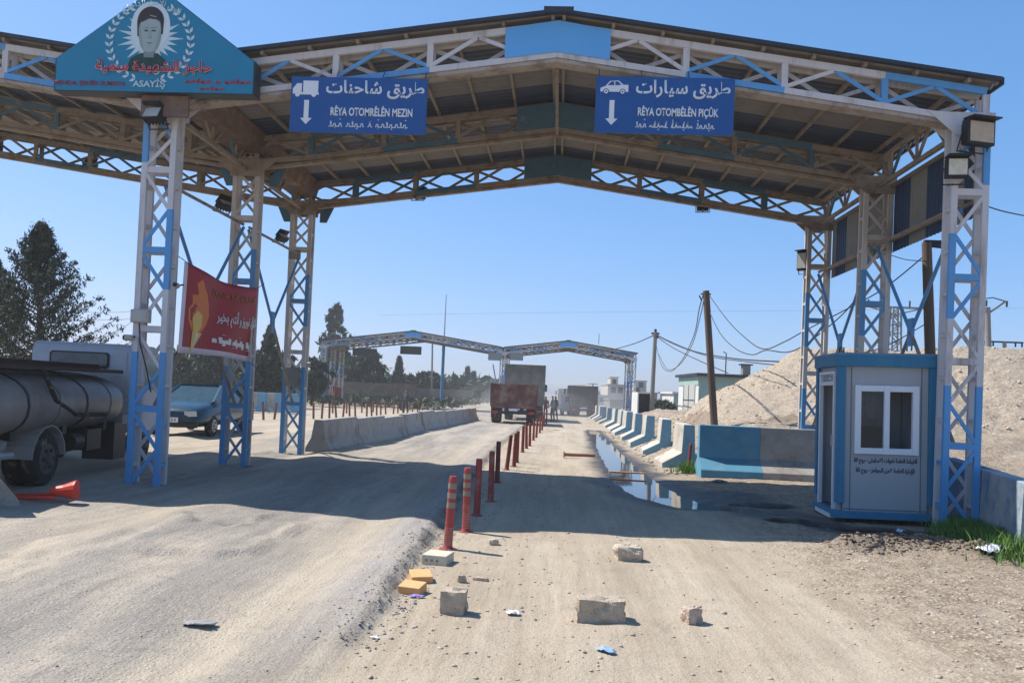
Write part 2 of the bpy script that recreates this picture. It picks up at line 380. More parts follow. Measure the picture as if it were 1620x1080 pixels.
    c = mix(1.0, c, (1.09, 1.075, 1.06), 'MULTIPLY')
    c = mix(att('mud'), c, mudc)
    # ground colour as mixed above, no stain added
    L.new(c, b.inputs['Base Color'])
    r = n.new('ShaderNodeMapRange'); L.new(att('mud'), r.inputs[0]); r.inputs[3].default_value = .95; r.inputs[4].default_value = .5
    L.new(r.outputs[0], b.inputs['Roughness']); b.inputs['Specular IOR Level'].default_value = .25
    hgt = mth('ADD', mth('MULTIPLY', mth('ADD', fine, mth('MULTIPLY', trk, .8)), .7), mth('ADD', mth('MULTIPLY', med, 1.2), mth('MULTIPLY', mth('MULTIPLY', sp, att('asphalt')), .25)))
    hgt = mth('ADD', hgt, mth('MULTIPLY', mth('MULTIPLY', mth('SUBTRACT', 1.0, v2.outputs['Distance']), gm), .9))
    bp = n.new('ShaderNodeBump'); bp.inputs['Strength'].default_value = .9; bp.inputs['Distance'].default_value = .022
    L.new(hgt, bp.inputs['Height']); L.new(bp.outputs[0], b.inputs['Normal'])
    return m
GM = ground_mat()
g = npmesh('ground', np.stack([X, Y, Z], 1), Fq, [GM], smooth=True, attrs={'asphalt': a_asph, 'mud': a_mud, 'gravel': a_grav, 'grassy': a_gr, 'far': a_far, 'sand': a_sand, 'edge': a_edge, 'lip': a_lip})
tag(g, kind='structure')
# water: one level sheet, the shoreline is where the ground dips under it
wm = bpy.data.materials.new('puddle_water'); wm.use_nodes = True; b = wm.node_tree.nodes['Principled BSDF']
b.inputs['Base Color'].default_value = (.03, .026, .02, 1); b.inputs['Roughness'].default_value = .03; b.inputs['IOR'].default_value = 1.5; b.inputs['Specular IOR Level'].default_value = .9
q = wm.node_tree.nodes.new('ShaderNodeTexNoise'); q.inputs['Scale'].default_value = 5; bb = wm.node_tree.nodes.new('ShaderNodeBump'); bb.inputs['Strength'].default_value = .03; bb.inputs['Distance'].default_value = .01
wm.node_tree.links.new(q.outputs[0], bb.inputs['Height']); wm.node_tree.links.new(bb.outputs[0], b.inputs['Normal'])
for P, pad in ((PUD[0], .75), (PUD[1], .5), (PUD[2], .45)):
    mb = MB(); pts = [Vector((p[0], p[1], -.030-.0048*max(0, p[1]-12))) for p in P]
    for a, c in zip(pts[:-1], pts[1:]): pass
    L_ = []; R_ = []
    for i, p in enumerate(pts):
        d = (pts[min(i+1, len(pts)-1)]-pts[max(i-1, 0)]).normalized(); nrm = Vector((-d.y, d.x, 0))
        e = -d*pad if i == 0 else (d*pad if i == len(pts)-1 else Vector((0, 0, 0)))
        L_.append(p+nrm*(P[i][2]+pad*.6)+e); R_.append(p-nrm*(P[i][2]+pad*.6)+e)
    k = len(pts)
    mb.add(L_+R_, [(i, i+1, k+i+1, k+i) for i in range(k-1)], wm)
    tag(mb.build('puddle'), kind='structure')

# ------------------------------------------------------------------ canopies
def lerp(a, b, t): return a+(b-a)*t
SL = .14
ZS = [0, 1.17, 2.34, 3.5, 4.68, 5.62]
def column(root, x, y, sgn, wmat, bmat, zg=0.0, top=5.62, style=0):
    """lattice column; sgn=+1: apex leg towards +x"""
    mb = MB(); w2 = .21; dp = .2
    def paint(z, apex_leg=None, kind='leg'):
        if kind == 'leg' and apex_leg:      # blue zigzag pattern
            b_ = z < 2.0 or 2.9 < z < 4.1
        elif kind == 'leg': b_ = z < 2.0 or (4.75 < z < 5.5 if not style else False)
        else: b_ = z < 1.85 or 2.95 < z < 4.1 or z > 5.1
        return bmat if b_ else wmat
    if style == 1:
        def paint(z, apex_leg=None, kind='leg'):
            if apex_leg: return wmat if z > 4.1 or 2.0 < z < 2.9 else bmat
            if kind == 'leg': return bmat if z < 1.9 else wmat
            return bmat if z < 1.8 or 2.8 < z < 4 else wmat
    for yy, front in ((y-dp/2, True), (y+dp/2, False)):
        ztop = top if front or True else top
        for s in (-1, 1):
            apex = (s == sgn)
            zs = [zg-.15, 1.0, 1.9, 2.0, 2.92, 4.1, 4.78, 5.5, ztop]
            for a, c in zip(zs[:-1], zs[1:]):
                zm = (a+c)/2
                mm = paint(zm, apex if front else None, 'leg') if front else (wmat if zm > 1.1 else wmat)
                mb.bar((x+s*w2, yy, a), (x+s*w2, yy, c), .085, .05, mm)
        for i in range(5):
            z0, z1 = ZS[i], ZS[i+1]; zm = (z0+z1)/2; z1b = min(z1, ztop)
            aps = sgn if front else -sgn
            mu = paint(zm+.3, None, 'd') if front else wmat; ml_ = paint(zm-.3, None, 'd') if front else wmat
            o = .012 if front else -.012
            mb.bar((x+aps*(w2-.03), yy-o, zm+.02), (x-aps*(w2-.03), yy-o, z1b-.06), .05, .02, mu)
            mb.bar((x+aps*(w2-.03), yy-o, zm-.02), (x-aps*(w2-.03), yy-o, z0+.06), .05, .02, ml_)
            if i: mb.bar((x-w2+.04, yy, z0), (x+w2-.04, yy, z0), .09, .045, paint(z0, None, 'd') if front else wmat)
    for s in (-1, 1):                    # battens between the two planes
        z = .35
        while z < top-.2:
            mb.bar((x+s*w2, y-dp/2+.022, z), (x+s*w2, y+dp/2-.022, z), .07, .05, bmat if (z < 1.4 and s == sgn) else wmat, up=(0, 0, 1)); z += .585
    for s in (-1, 1): mb.box((x+s*w2, y, zg-.02), (.14, dp+.12, .025), rustm)
    return mb.build('column', root)

def truss(root, xa, xb, y, mats_, pattern, ztop_at, depth=.48):
    """double-plane gable truss between column centres xa<xb"""
    wmat, bmat = mats_
    mb = MB(); xc = (xa+xb)/2; dp = .2; npan = pattern['n']; hw = pattern.get('hw', 1.5)
    def zt(x): return ztop_at(x)
    half = (xb-xa)/2
    # verticals mirrored round the centre
    sp = (half+.18)/(npan+.33); vx = [.33*sp+sp*i for i in range(npan+1)]
    for pl, yy in ((0, y-dp/2), (1, y+dp/2)):
        for s in (-1, 1):
            xs_ = [xc]+[xc+s*v for v in vx]
            for i, (p, q2) in enumerate(zip(xs_[:-1], xs_[1:])):
                top_m = bmat if (i in pattern['btop'] and pl == 0) else wmat
                bot_m = bmat if (i in pattern['bbot'] and pl == 0) else wmat
                mb.bar((p, yy, zt(p)-.05), (q2, yy, zt(q2)-.05), .095, .055, top_m, up=(0, 1, 0))
                mb.bar((p, yy, zt(p)-depth), (q2, yy, zt(q2)-depth), .085, .055, bot_m if pl == 0 else wmat, up=(0, 1, 0))
                if i > 0:
                    o = -.012 if pl == 0 else .012
                    mid = (p+q2)/2
                    dm = bmat if (i in pattern['bdia'] and pl == 0) else wmat
                    tv, bv = -.09, -depth+.05
                    if pl == 1: tv, bv = bv, tv
                    m1, m2 = (dm, dm)
                    if pl == 0 and i in pattern.get('half', ()): m1, m2 = (wmat, bmat)
                    flip = pattern.get('flip', {}).get(i, False) and pl == 0
                    a1, a2 = (bv, tv)
                    mb.bar((p, yy+o, zt(p)+a1), (mid, yy+o, zt(mid)+a2), .055, .02, m1)
                    mb.bar((mid, yy+o, zt(mid)+a2), (q2, yy+o, zt(q2)+a1), .055, .02, m2)
            for i, v in enumerate(vx):
                xv = xc+s*v
                mb.bar((xv, yy, zt(xv)-.097), (xv, yy, zt(xv)-depth+.043), .09, .045, bmat if (i in pattern['bver'] and pl == 0) else wmat)
        # lower angle a little below, seen as a double chord
    for s in (-1, 1):
        p, q2 = xc, xc+s*(half-.1)
        mb.bar((p, y, zt(p)-depth-.075), (q2, y, zt(q2)-depth-.075), .05, .22 if pattern.get('rust') else .11, (MATS['lower_chord'] if pattern.get('rust') else wmat), up=(0, 1, 0))
    x = xa+.35
    while x < xb: mb.bar((x, y-dp/2+.028, zt(x)-depth), (x, y+dp/2-.028, zt(x)-depth), .06, .05, wmat, up=(0, 0, 1)); x += .7
    t = mb.build('truss', root)
    # plate hiding the ridge node
    pm = pattern['plate']
    pb = MB()
    poly = [(-hw/2, zt(xc-hw/2)-.02), (0, zt(xc)-.0), (hw/2, zt(xc+hw/2)-.02), (hw/2, zt(xc+hw/2)-depth+.03), (0, zt(xc)-depth+.03), (-hw/2, zt(xc-hw/2)-depth+.03)]
    pb.prism(poly, (xc, y-dp/2-.045, 0), (1, 0, 0), (0, 0, 1), (0, .015, 0), pm)
    pb.prism(poly, (xc, y+dp/2+.035, 0), (1, 0, 0), (0, 0, 1), (0, .015, 0), pm)
    pb.build('ridge_plate', root)
    # haunch gussets
    for xcol, s in ((xa, 1), (xb, -1)):
        gb = MB(); zc = zt(xcol)-depth
        poly = [(-.30, zc+.1), (-.30, zc-.22), (.22, zc-.22), (.62, zt(xcol+s*.62)-depth+.03), (.35, zc+.1)]
        poly = [(s*a, c) for a, c in poly]
        go = .014 if (xb-xa) > 13 else 0
        for yy in (y-dp/2-.04-go, y+dp/2+.03+go):
            gb.prism(poly, (xcol, yy, 0), (1, 0, 0), (0, 0, 1), (0, .01, 0), pattern['gusset'])
        gb.build('gusset_plate', root)

def corrugated(name, o, du, dv, nrm, Lu, Lv, mfun, root, pitch=.15, amp=.018, seg=4, mats_=None, slant=0.0):
    """ribs run along du; profile varies along dv"""
    o = np.array(o, float); du = np.array(du, float); dv = np.array(dv, float); nr = np.array(nrm, float)
    n = int(Lv/pitch*seg)+1; t = np.linspace(0, Lv, n)
    ph = (t/pitch) % 1; hh = amp*np.clip(np.sin(ph*2*pi)*2.2, -1, 1)
    a = o+t[:, None]*dv+hh[:, None]*nr; b_ = a+du*Lu+np.array([0, 0, 1.])*slant*t[:, None]*0
    V = np.concatenate([a, b_]); i = np.arange(n-1)
    Fq = np.stack([i, i+1, n+i+1, n+i], 1)
    return npmesh(name, V, Fq, mats_, parent=root, midx=[mfun(tt) for tt in t[:-1]])

def canopy(root, bays, y0, dep, colx, side_clad, detail=True, zgs=None):
    """bays: list of (xa, xb); frames at y0, y0+dep/2, y0+dep"""
    ysf = [y0, y0+dep/2, y0+dep]
    xmin, xmax = min(b[0] for b in bays), max(b[1] for b in bays)
    def ztop(x):
        for xa, xb in bays:
            if xa-.6 <= x <= xb+.6:
                xc = (xa+xb)/2; zr = 6.16+SL*(xb-xa)/2
                if xa <= x <= xb or (x > xb and xb == xmax) or (x < xa and xa == xmin): return zr-SL*abs(x-xc)
        return 6.16
    for (xa, xb) in bays:
        wide = xb-xa > 13
        for k, yy in enumerate(ysf):
            n = 4 if not wide else 6
            if k == 0:
                pat = dict(n=n, btop=(4,) if not wide else (4, 6), bbot=(2,) if not wide else (3, 5, 6), bdia=(2, 4) if not wide else (3, 5), bver=(3,), plate=skyblue, gusset=white, rust=True, half=(3,))
                truss(root, xa, xb, yy, (white, blue), pat, ztop)
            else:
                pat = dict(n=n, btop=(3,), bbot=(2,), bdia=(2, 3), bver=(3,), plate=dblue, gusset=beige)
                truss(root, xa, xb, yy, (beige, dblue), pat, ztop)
        # roof sheets, ribs run down the slope; colour alternates sheet by sheet
        xc = (xa+xb)/2; zr = ztop(xc)+.085; ov = .30
        for s, xe_ in ((-1, xa), (1, xb)):
            Lh = abs(xe_-xc)+(ov if xe_ in (xmin, xmax) else -.12)
            d = Vector((s, 0, -SL)); Lu = Lh; 
            bw = (dep+.44)/8
            corrugated('roof_sheet', (xc, y0-.22, zr), (d.x, 0, d.z), (0, 1, 0), (SL*s, 0, 1), Lu, dep+.44, lambda t: 1 if int(t/bw) % 2 else 0, root, mats_=[rsheet, rsheetd])
            for yy in (y0-.24, y0+dep+.24):
                fb = MB(); fb.bar((xc, yy, zr+.0), (xc+s*Lh, yy, zr-SL*Lh), .05, .075, edge, up=(0, 1, 0)); fb.build('verge_flashing', root)
            if xe_ in (xmin, xmax): fb = MB(); fb.bar((xc+s*(Lh+.03), y0-.24, zr-SL*Lh-.02), (xc+s*(Lh+.03), y0+dep+.24, zr-SL*Lh-.02), .03, .10, edge, up=(0, 0, 1)); fb.build('eave_flashing', root)
            # purlins
            x = .08; k = 0
            while x < Lh:
                pb = MB(); xx = xc+s*x; zz = ztop(xx)+.035
                if xx > xmax+.35 or xx < xmin-.35: break
                pb.bar((xx, y0-.2, zz), (xx, y0+dep+.2, zz), .045, .06, beige, up=(0, 0, 1))
                if detail: pb.build('purlin', root)
                else:
                    if k % 3 == 0: pb.build('purlin', root)
                x += .70; k += 1
        rc = MB(); rc.box((xc, y0+dep/2, zr+.035), (.42, dep+.56, .03), edge, None); rc.box((xc, y0-.285, zr+.0), (.42, .015, .08), edge); rc.build('ridge_cap', root)
    # columns
    for i, (cx, sg) in enumerate(colx):
        for k, yy in enumerate(ysf):
            front = k == 0
            z0 = gz(cx, yy) if root.location.y < 30 else 0
            column(root, cx, yy, sg, white if front else mat('aged_white_paint', (.56, .51, .46), .6, .08, 5, (.33, .25, .19), .35, 3, streak=True), blue if front else mat('aged_blue_paint', (.10, .29, .52), .6, .08, 5, (.2, .22, .22), .3, 3, streak=True), z0, style=0 if front else 1)
    # longitudinal eave trusses, ties and cross braces
    for i, (cx, sg) in enumerate(colx):
        for (ya, yb) in ((ysf[0], ysf[1]), (ysf[1], ysf[2])):
            eb = MB(); zt_, zb = 6.08, 5.60
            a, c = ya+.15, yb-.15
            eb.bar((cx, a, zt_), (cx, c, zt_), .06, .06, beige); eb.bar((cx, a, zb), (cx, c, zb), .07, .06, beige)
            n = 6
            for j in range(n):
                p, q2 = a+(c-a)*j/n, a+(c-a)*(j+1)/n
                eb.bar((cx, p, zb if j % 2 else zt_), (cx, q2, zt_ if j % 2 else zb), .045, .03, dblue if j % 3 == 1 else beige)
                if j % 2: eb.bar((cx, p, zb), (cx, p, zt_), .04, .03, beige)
            eb.build('eave_beam', root)
            br = MB(); zt2 = 4.55; zb2 = 1.2; xm, ym, zm = cx, (ya+yb)/2, (zt2+zb2)/2
            o = .02
            br.tube([(cx, ya+.15, zt2), (cx, yb-.15, zt2)], .03, beige, 6)
            for (yq, zq) in ((ya+.12, zt2-.05), (yb-.12, zt2-.05), (ya+.12, zb2), (yb-.12, zb2)):
                br.tube([(cx, yq, zq), (cx, ym, zm)], .028, MATS['aged_blue_paint'] if zq > 2 else beige, 6)
            br.prism([(-.09, -.22), (.09, -.22), (.09, .22), (-.09, .22)], (cx-.02, ym, zm), (0, 1, 0), (0, 0, 1), (.04, 0, 0), MATS['aged_blue_paint'])
            br.build('cross_brace', root)
    # valley gutters over inner columns
    for (xa, xb) in bays:
        if xa != xmin:
            gb = MB(); gb.prism([(-.34, .10), (-.24, -.26), (.24, -.26), (.34, .10)], (xa, y0-.12, 6.15), (1, 0, 0), (0, 0, 1), (0, dep+.24, 0), rustm)
            gb.build('valley_gutter', root)
            for yy in ysf[1:]:
                kb = MB(); kb.prism([(-.75, 5.9), (-.5, 5.35), (-.34, 5.35), (-.34, 5.9)], (xa, yy+.16, 0), (1, 0, 0), (0, 0, 1), (0, .02, 0), dblue)
                kb.build('knee_plate', root); kb = MB(); kb.prism([(.34, 5.9), (.34, 5.35), (.5, 5.35), (.75, 5.9)], (xa, yy+.16, 0), (1, 0, 0), (0, 0, 1), (0, .02, 0), dblue)
                kb.build('knee_plate', root)
    # side cladding
    for (cx, s) in side_clad:
        for (ya, yb) in ((ysf[0]+.12, ysf[1]-.12), (ysf[1]-.1, ysf[2]-.12)):
            corrugated('side_cladding', (cx+s*.27, ya, 4.42), (0, 0, 1), (0, 1, 0), (1, 0, 0), 1.2, yb-ya, lambda t: 0 if int(t/.62+.3) % 2 == 0 else 1, root, mats_=[cladb, cladg], pitch=.12, amp=.015)
            rb = MB(); rb.bar((cx+s*.22, ya, 4.62), (cx+s*.22, yb, 4.62), .05, .06, beige); rb.bar((cx+s*.22, ya, 5.6), (cx+s*.22, yb, 5.6), .05, .06, beige)
            rb.build('cladding_rail', root)

XR, XL, Y0, DEP = 5.55, -6.0, 11.32, 6.36
can = empty('checkpoint_canopy', (0, 0, 0), 0, 'large near steel canopy with blue and white lattice columns over the road', 'canopy')
GOFF = [0]
canopy(can, [(XL, XR), (XL-16.2, XL)], Y0, DEP, [(XR, -1), (XL, 1), (XL-16.2, 1)], [(XR, 1)])
can2 = empty('checkpoint_canopy', (0, 73.0-Y0, -.5), 0, 'distant matching steel canopy spanning the road beyond the trucks', 'canopy')
canopy(can2, [(XL+.7, XR+1.2), (XL-16.2, XL+.7)], Y0, DEP, [(XR+1.2, -1), (XL+.7, 1), (XL-16.2, 1)], [(XL-16.2, -1)], detail=False)

# sheet rolled pendant pipes from the ridge
pm = MB(); xr = (XL+XR)/2
pm.tube([(xr, Y0+.25, 6.45), (xr, Y0+2.9, 6.35)], .03, beige, 6); pm.build('hanger_pipe', can)

# ------------------------------------------------------------------ lettering
ARA = {'ا': (0xFE8D, 2), 'ب': (0xFE8F, 4), 'ة': (0xFE93, 2), 'ت': (0xFE95, 4), 'ث': (0xFE99, 4), 'ج': (0xFE9D, 4), 'ح': (0xFEA1, 4), 'خ': (0xFEA5, 4), 'د': (0xFEA9, 2), 'ذ': (0xFEAB, 2), 'ر': (0xFEAD, 2), 'ز': (0xFEAF, 2), 'س': (0xFEB1, 4), 'ش': (0xFEB5, 4), 'ص': (0xFEB9, 4), 'ط': (0xFEC1, 4), 'ع': (0xFEC9, 4), 'ف': (0xFED1, 4), 'ق': (0xFED5, 4), 'ك': (0xFED9, 4), 'ل': (0xFEDD, 4), 'م': (0xFEE1, 4), 'ن': (0xFEE5, 4), 'ه': (0xFEE9, 4), 'و': (0xFEED, 2), 'ى': (0xFEEF, 2), 'ي': (0xFEF1, 4), 'أ': (0xFE83, 2), 'إ': (0xFE87, 2)}
def shape(t):
    t = t.replace('لا', '\u0001').replace('لأ', '\u0002'); out = []
    ar = dict(ARA); ar['\u0001'] = (0xFEFB, 2); ar['\u0002'] = (0xFEF7, 2)
    for i, c in enumerate(t):
        if c not in ar: out.append(c); continue
        base, n = ar[c]
        prev = i > 0 and t[i-1] in ar and ar[t[i-1]][1] == 4
        nxt = i+1 < len(t) and t[i+1] in ar and n == 4
        k = 3 if prev and nxt else (1 if prev else (2 if nxt else 0))
        out.append(chr(base+k))
    return ''.join(reversed(out))
def text(name, body, x, z, width, height, m, parent, y=0.0, bold=.012, th=.004, arabic=False, bend=None):
    """lettering centred on x, baseline box bottom z, in the local XZ plane facing -Y"""
    cu = bpy.data.curves.new('lettering', 'FONT'); cu.body = shape(body) if arabic else body
    cu.size = 1; cu.offset = bold; cu.resolution_u = 3
    o = bpy.data.objects.new('lettering', cu); COL.objects.link(o)
    me = bpy.data.meshes.new_from_object(o.evaluated_get(bpy.context.evaluated_depsgraph_get()))
    bpy.data.objects.remove(o); bpy.data.curves.remove(cu)
    V = np.zeros(len(me.vertices)*3); me.vertices.foreach_get('co', V); V = V.reshape(-1, 3)
    mn, mx = V.min(0), V.max(0)
    nx_ = (V[:, 0]-mn[0])/(mx[0]-mn[0])-.5; nz_ = (V[:, 1]-mn[1])/(mx[1]-mn[1])
    if bend:
        r = bend; ang = nx_*width/r; rr = r+nz_*height
        P = np.stack([x+np.sin(ang)*rr, np.full(len(V), y), z-r+np.cos(ang)*rr], 1)
    else: P = np.stack([x+nx_*width, np.full(len(V), y), z+nz_*height], 1)
    me.vertices.foreach_set('co', P.ravel()); me.materials.clear(); me.materials.append(m); me.update()
    ob = bpy.data.objects.new(name, me); COL.objects.link(ob); ob.parent = parent
    md = ob.modifiers.new('thick', 'SOLIDIFY'); md.thickness = th; md.offset = 0
    return ob
SYR = [  # rough cursive letter strokes in a unit box, joined on the baseline
 [(0, 0), (.25, .05), (.45, .55), (.7, 1), (.5, .5), (.75, .0), (1, 0)],
 [(0, 0), (.3, 0), (.35, .45), (.7, .45), (.8, 0), (1, 0)],
 [(0, 0), (.2, .3), (.4, 0), (.6, .3), (.8, 0), (1, 0)],
 [(0, 0), (.5, .02), (.35, .7), (.55, .7), (.55, .0), (1, 0)],
 [(0, 0), (.2, .02), (.6, .9), (.65, .9), (.45, .0), (1, 0)],
 [(0, .0), (.15, .4), (.5, .4), (.5, 0), (.3, -.3), (.6, 0), (1, 0)]]
def syriac(name, x, z, width, height, m, parent, y, words, th=.012):
    rnd = random.Random(len(words)*7+int(width*100)); mb = MB(); tot = sum(words)+.8*(len(words)-1); u = width/tot; cx = x-width/2
    k = 0
    for wd in words:
        for j in range(wd):
            g_ = SYR[(k*5+wd+j*3) % len(SYR)]; k += 1
            pts = [(cx+p[0]*u, z+p[1]*height) for p in g_]
            for a, c in zip(pts[:-1], pts[1:]): mb.bar((a[0], y, a[1]), (c[0], y, c[1]), th, .004, m)
            if k % 3 == 0: mb.box((cx+.5*u, y, z+height*(1.05 if k % 2 else -.3)), (th*1.2, .004, th*1.2), m)
            cx += u
        cx += .8*u
    return mb.build(name, parent)
def rect(mb, x, z, w_, h_, m, y, th=.004): mb.box((x, y, z), (w_, th, h_), m)
def flat(mb, pts, m, y, th=.004): mb.prism(pts, (0, y-th/2, 0), (1, 0, 0), (0, 0, 1), (0, th, 0), m)

# hanging lane signs
def lane_sign(px, name_label, kind):
    (x0, y0), (x1, y1) = px; yp = Y0-.22
    A = W(x0, y0, yp); B = W(x1, y1, yp)
    cx, w_ = (A.x+B.x)/2, abs(B.x-A.x); zc = (A.z+B.z)/2; h_ = .80
    r = empty('lane_sign', (cx, yp, zc), 0, name_label, 'sign', 'blue lane signs hanging from the near canopy')
    mb = MB(); mb.box((0, 0, 0), (w_, .03, h_), signblue); mb.build('panel', r, bevel=.004)
    hb = MB()
    for u in (-.48, -.17, .17, .48): hb.tube([(u*w_, 0, h_/2), (u*w_, .1, h_/2+.14)], .006, dark, 5)
    hb.build('hanger_rod', r)
    fy = -.018
    pb = MB(); ax = -.38*w_
    flat(pb, [(ax-.035, .06), (ax+.035, .06), (ax+.035, -.2), (ax+.085, -.2), (ax, -.29), (ax-.085, -.2), (ax-.035, -.2)], signwhite, fy)
    pb.build('down_arrow', r)
    ib = MB()
    if kind == 'truck':
        flat(ib, [(ax-.06, .34), (ax+.16, .34), (ax+.16, .17), (ax-.06, .17)], signwhite, fy)
        flat(ib, [(ax-.21, .15), (ax-.21, .22), (ax-.15, .30), (ax-.08, .30), (ax-.08, .15)], signwhite, fy)
        rect(ib, ax, .155, .34, .03, signwhite, fy+.001)
        for u in (-.14, .1):
            flat(ib, [(ax+u+.035*cos(t*pi/6), .14+.035*sin(t*pi/6)) for t in range(12)], signwhite, fy-.001)
        text('arabic_lettering', 'طريق شاحنات', .12*w_, .10, .72*w_, .26, signwhite, r, fy, .022, arabic=True)
        text('latin_lettering', 'RÊYA OTOMRÊLÊN MEZIN', .10*w_, -.155, .60*w_, .15, signwhite, r, fy, .028)
        syriac('syriac_lettering', .08*w_, -.31, .58*w_, .1, signwhite, r, fy, [3, 4, 1, 7])
    else:
        out = [(-.19, 0), (-.19, .05), (-.12, .08), (-.06, .15), (.06, .16), (.13, .10), (.2, .10), (.2, 0)]
        flat(ib, [(ax+.02+a, .18+c) for a, c in out], signwhite, fy)
        flat(ib, [(ax+.02+a, .18+c) for a, c in [(-.09, .09), (-.045, .14), (.0, .145), (.0, .09)]], signblue, fy-.003)
        flat(ib, [(ax+.02+a, .18+c) for a, c in [(.015, .09), (.015, .145), (.055, .145), (.10, .095)]], signblue, fy-.003)
        for u in (-.11, .12):
            for rr, mm, dy in ((.042, signblue, -.004), (.03, signwhite, -.006), (.012, signblue, -.008)):
                flat(ib, [(ax+.02+u+rr*cos(t*pi/8), .18+rr*sin(t*pi/8)) for t in range(16)], mm, fy+dy)
        text('arabic_lettering', 'طريق سيارات', .13*w_, .10, .68*w_, .26, signwhite, r, fy, .022, arabic=True)
        text('latin_lettering', 'RÊYA OTOMBÊLÊN PIÇÛK', .10*w_, -.175, .58*w_, .17, signwhite, r, fy, .028)
        syriac('syriac_lettering', .08*w_, -.31, .57*w_, .1, signwhite, r, fy, [3, 5, 6, 5])
    ib.build('vehicle_pictogram', r)
lane_sign(((460, 164), (675, 171)), 'blue hanging sign with truck pictogram, down arrow and RÊYA OTOMRÊLÊN MEZIN', 'truck')
lane_sign(((942, 163), (1161, 173)), 'blue hanging sign with car pictogram and RÊYA OTOMBÊLÊN PIÇÛK', 'car')

# gable sign board
def gable_sign():
    yp = Y0-.42
    A = W(85, 148, yp); B = W(402, 146, yp); cx = (A.x+B.x)/2; w_ = B.x-A.x; zb = (A.z+B.z)/2; hs = .47
    r = empty('gable_sign', (cx, yp, zb), 0, 'teal gable-shaped ASAYİŞ sign board with portrait above the left column', 'sign')
    hw = w_/2; zp = 1.47
    outl = [(-hw, 0), (hw, 0), (hw, hs), (.10, zp), (-.12, zp), (-hw, hs)]
    mb = MB(); mb.prism(outl, (0, 0, 0), (1, 0, 0), (0, 0, 1), (0, .22, 0), edge); mb.build('box', r)
    mb = MB(); sh = [(p[0]*.985, .012+p[1]*.983) for p in outl]; mb.prism(sh, (0, -.008, 0), (1, 0, 0), (0, 0, 1), (0, .007, 0), signteal); mb.build('face_panel', r)
    fy = -.011
    # sunburst
    halo = mat('halo_white', (.55, .66, .70), .5, .05); sb = MB(); pts = []
    pcx, pcz = -.08, .78
    for t in range(44):
        a = t*2*pi/44; rr = (.50 if t % 4 == 0 else .42) if t % 2 == 0 else .27
        pts.append((pcx+rr*cos(a), pcz+rr*.78*sin(a)))
    flat(sb, pts, halo, fy); sb.build('sunburst', r)
    hb = MB()
    flat(hb, [(pcx+.29*cos(t*pi/12), pcz+.17+.36*sin(t*pi/12)) for t in range(24)], mat('halo_glow', (.6, .70, .72), .5, .04), fy-.004); hb.build('halo', r)
    po = empty('portrait', (0, 0, 0)); po.parent = r
    def ell(m_, cxx, czz, rx, rz, n=24, p=1.0): 
        return [(cxx+rx*(abs(cos(t*2*pi/n))**p)*(1 if cos(t*2*pi/n) >= 0 else -1), czz+rz*sin(t*2*pi/n)) for t in range(n)]
    hair = mat('hair_print', (.035, .022, .02), .5, .1); skin = mat('skin_print', (.33, .40, .38), .5, .04); shade = mat('skin_tone_print', (.20, .25, .24), .5, .05); lip = mat('lip_print', (.24, .16, .16), .5, .05)
    jacket = mat('jacket_print', (.012, .05, .04), .5, .3, 20)
    q = MB(); flat(q, [(pcx-.34, .30), (pcx+.30, .30), (pcx+.26, .45), (pcx+.13, .56), (pcx-.13, .56), (pcx-.27, .48)], jacket, fy-.008); q.build('jacket', po)
    q = MB(); flat(q, ell(0, pcx, 1.03, .195, .205), hair, fy-.010); flat(q, [(pcx-.20, 1.03), (pcx+.195, 1.03), (pcx+.185, .84), (pcx-.185, .80)], hair, fy-.0095); q.build('hair', po)
    q = MB(); flat(q, [(pcx-.075, .50), (pcx+.075, .50), (pcx+.09, .72), (pcx-.09, .72)], shade, fy-.012); q.build('neck', po)
    q = MB(); face = [(0, .57), (.06, .59), (.10, .65), (.125, .78), (.13, .92), (.11, 1.02), (.06, 1.09), (0, 1.11), (-.06, 1.08), (-.11, 1.0), (-.13, .9), (-.125, .78), (-.10, .65), (-.06, .59)]
    flat(q, [(pcx+a*1.28, c) for a, c in face], skin, fy-.015); q.build('face', po)
    q = MB()
    for s in (-1, 1):
        flat(q, [(pcx+s*.055+a, .885+c) for a, c in [(-.035, 0), (0, .012), (.035, 0), (0, -.01)]], hair, fy-.019)
        flat(q, [(pcx+s*.058+a, .92+c) for a, c in [(-.042, -.004*s), (.042, .004*s), (.04, .01), (-.04, .01)]], shade, fy-.019)
    flat(q, [(pcx-.01, .88), (pcx+.012, .88), (pcx+.028, .785), (pcx-.02, .78)], mat('nose_print', (.29, .35, .33), .5, .03), fy-.018)
    flat(q, [(pcx-.05, .705), (pcx, .718), (pcx+.05, .705), (pcx, .692)], lip, fy-.019)
    for s in (-1, 1):
        flat(q, [(pcx+s*(.055)+a*1.1, .872+c) for a, c in [(-.035, 0), (0, .006), (.035, 0), (0, -.008)]], shade, fy-.0185)
        flat(q, [(pcx+s*a, c) for a, c in [(.150, .98), (.165, .92), (.160, .78), (.125, .66), (.075, .60), (.105, .70), (.125, .82)]], mat('cheek_print', (.26, .32, .305), .5, .04), fy-.0175)
        flat(q, [(pcx+s*a, c) for a, c in [(.012, .782), (.03, .79), (.03, .776), (.014, .772)]], shade, fy-.0195)
    flat(q, [(pcx-.03, .672), (pcx+.03, .672), (pcx+.02, .655), (pcx-.02, .655)], mat('cheek_print', (.26, .32, .305)), fy-.0175)
    flat(q, [(pcx-.11, 1.06), (pcx-.02, 1.10), (pcx+.10, 1.07), (pcx+.145, 1.0), (pcx+.09, 1.045), (pcx-.02, 1.06), (pcx-.13, 1.0)], hair, fy-.0195)
    q.build('features', po)
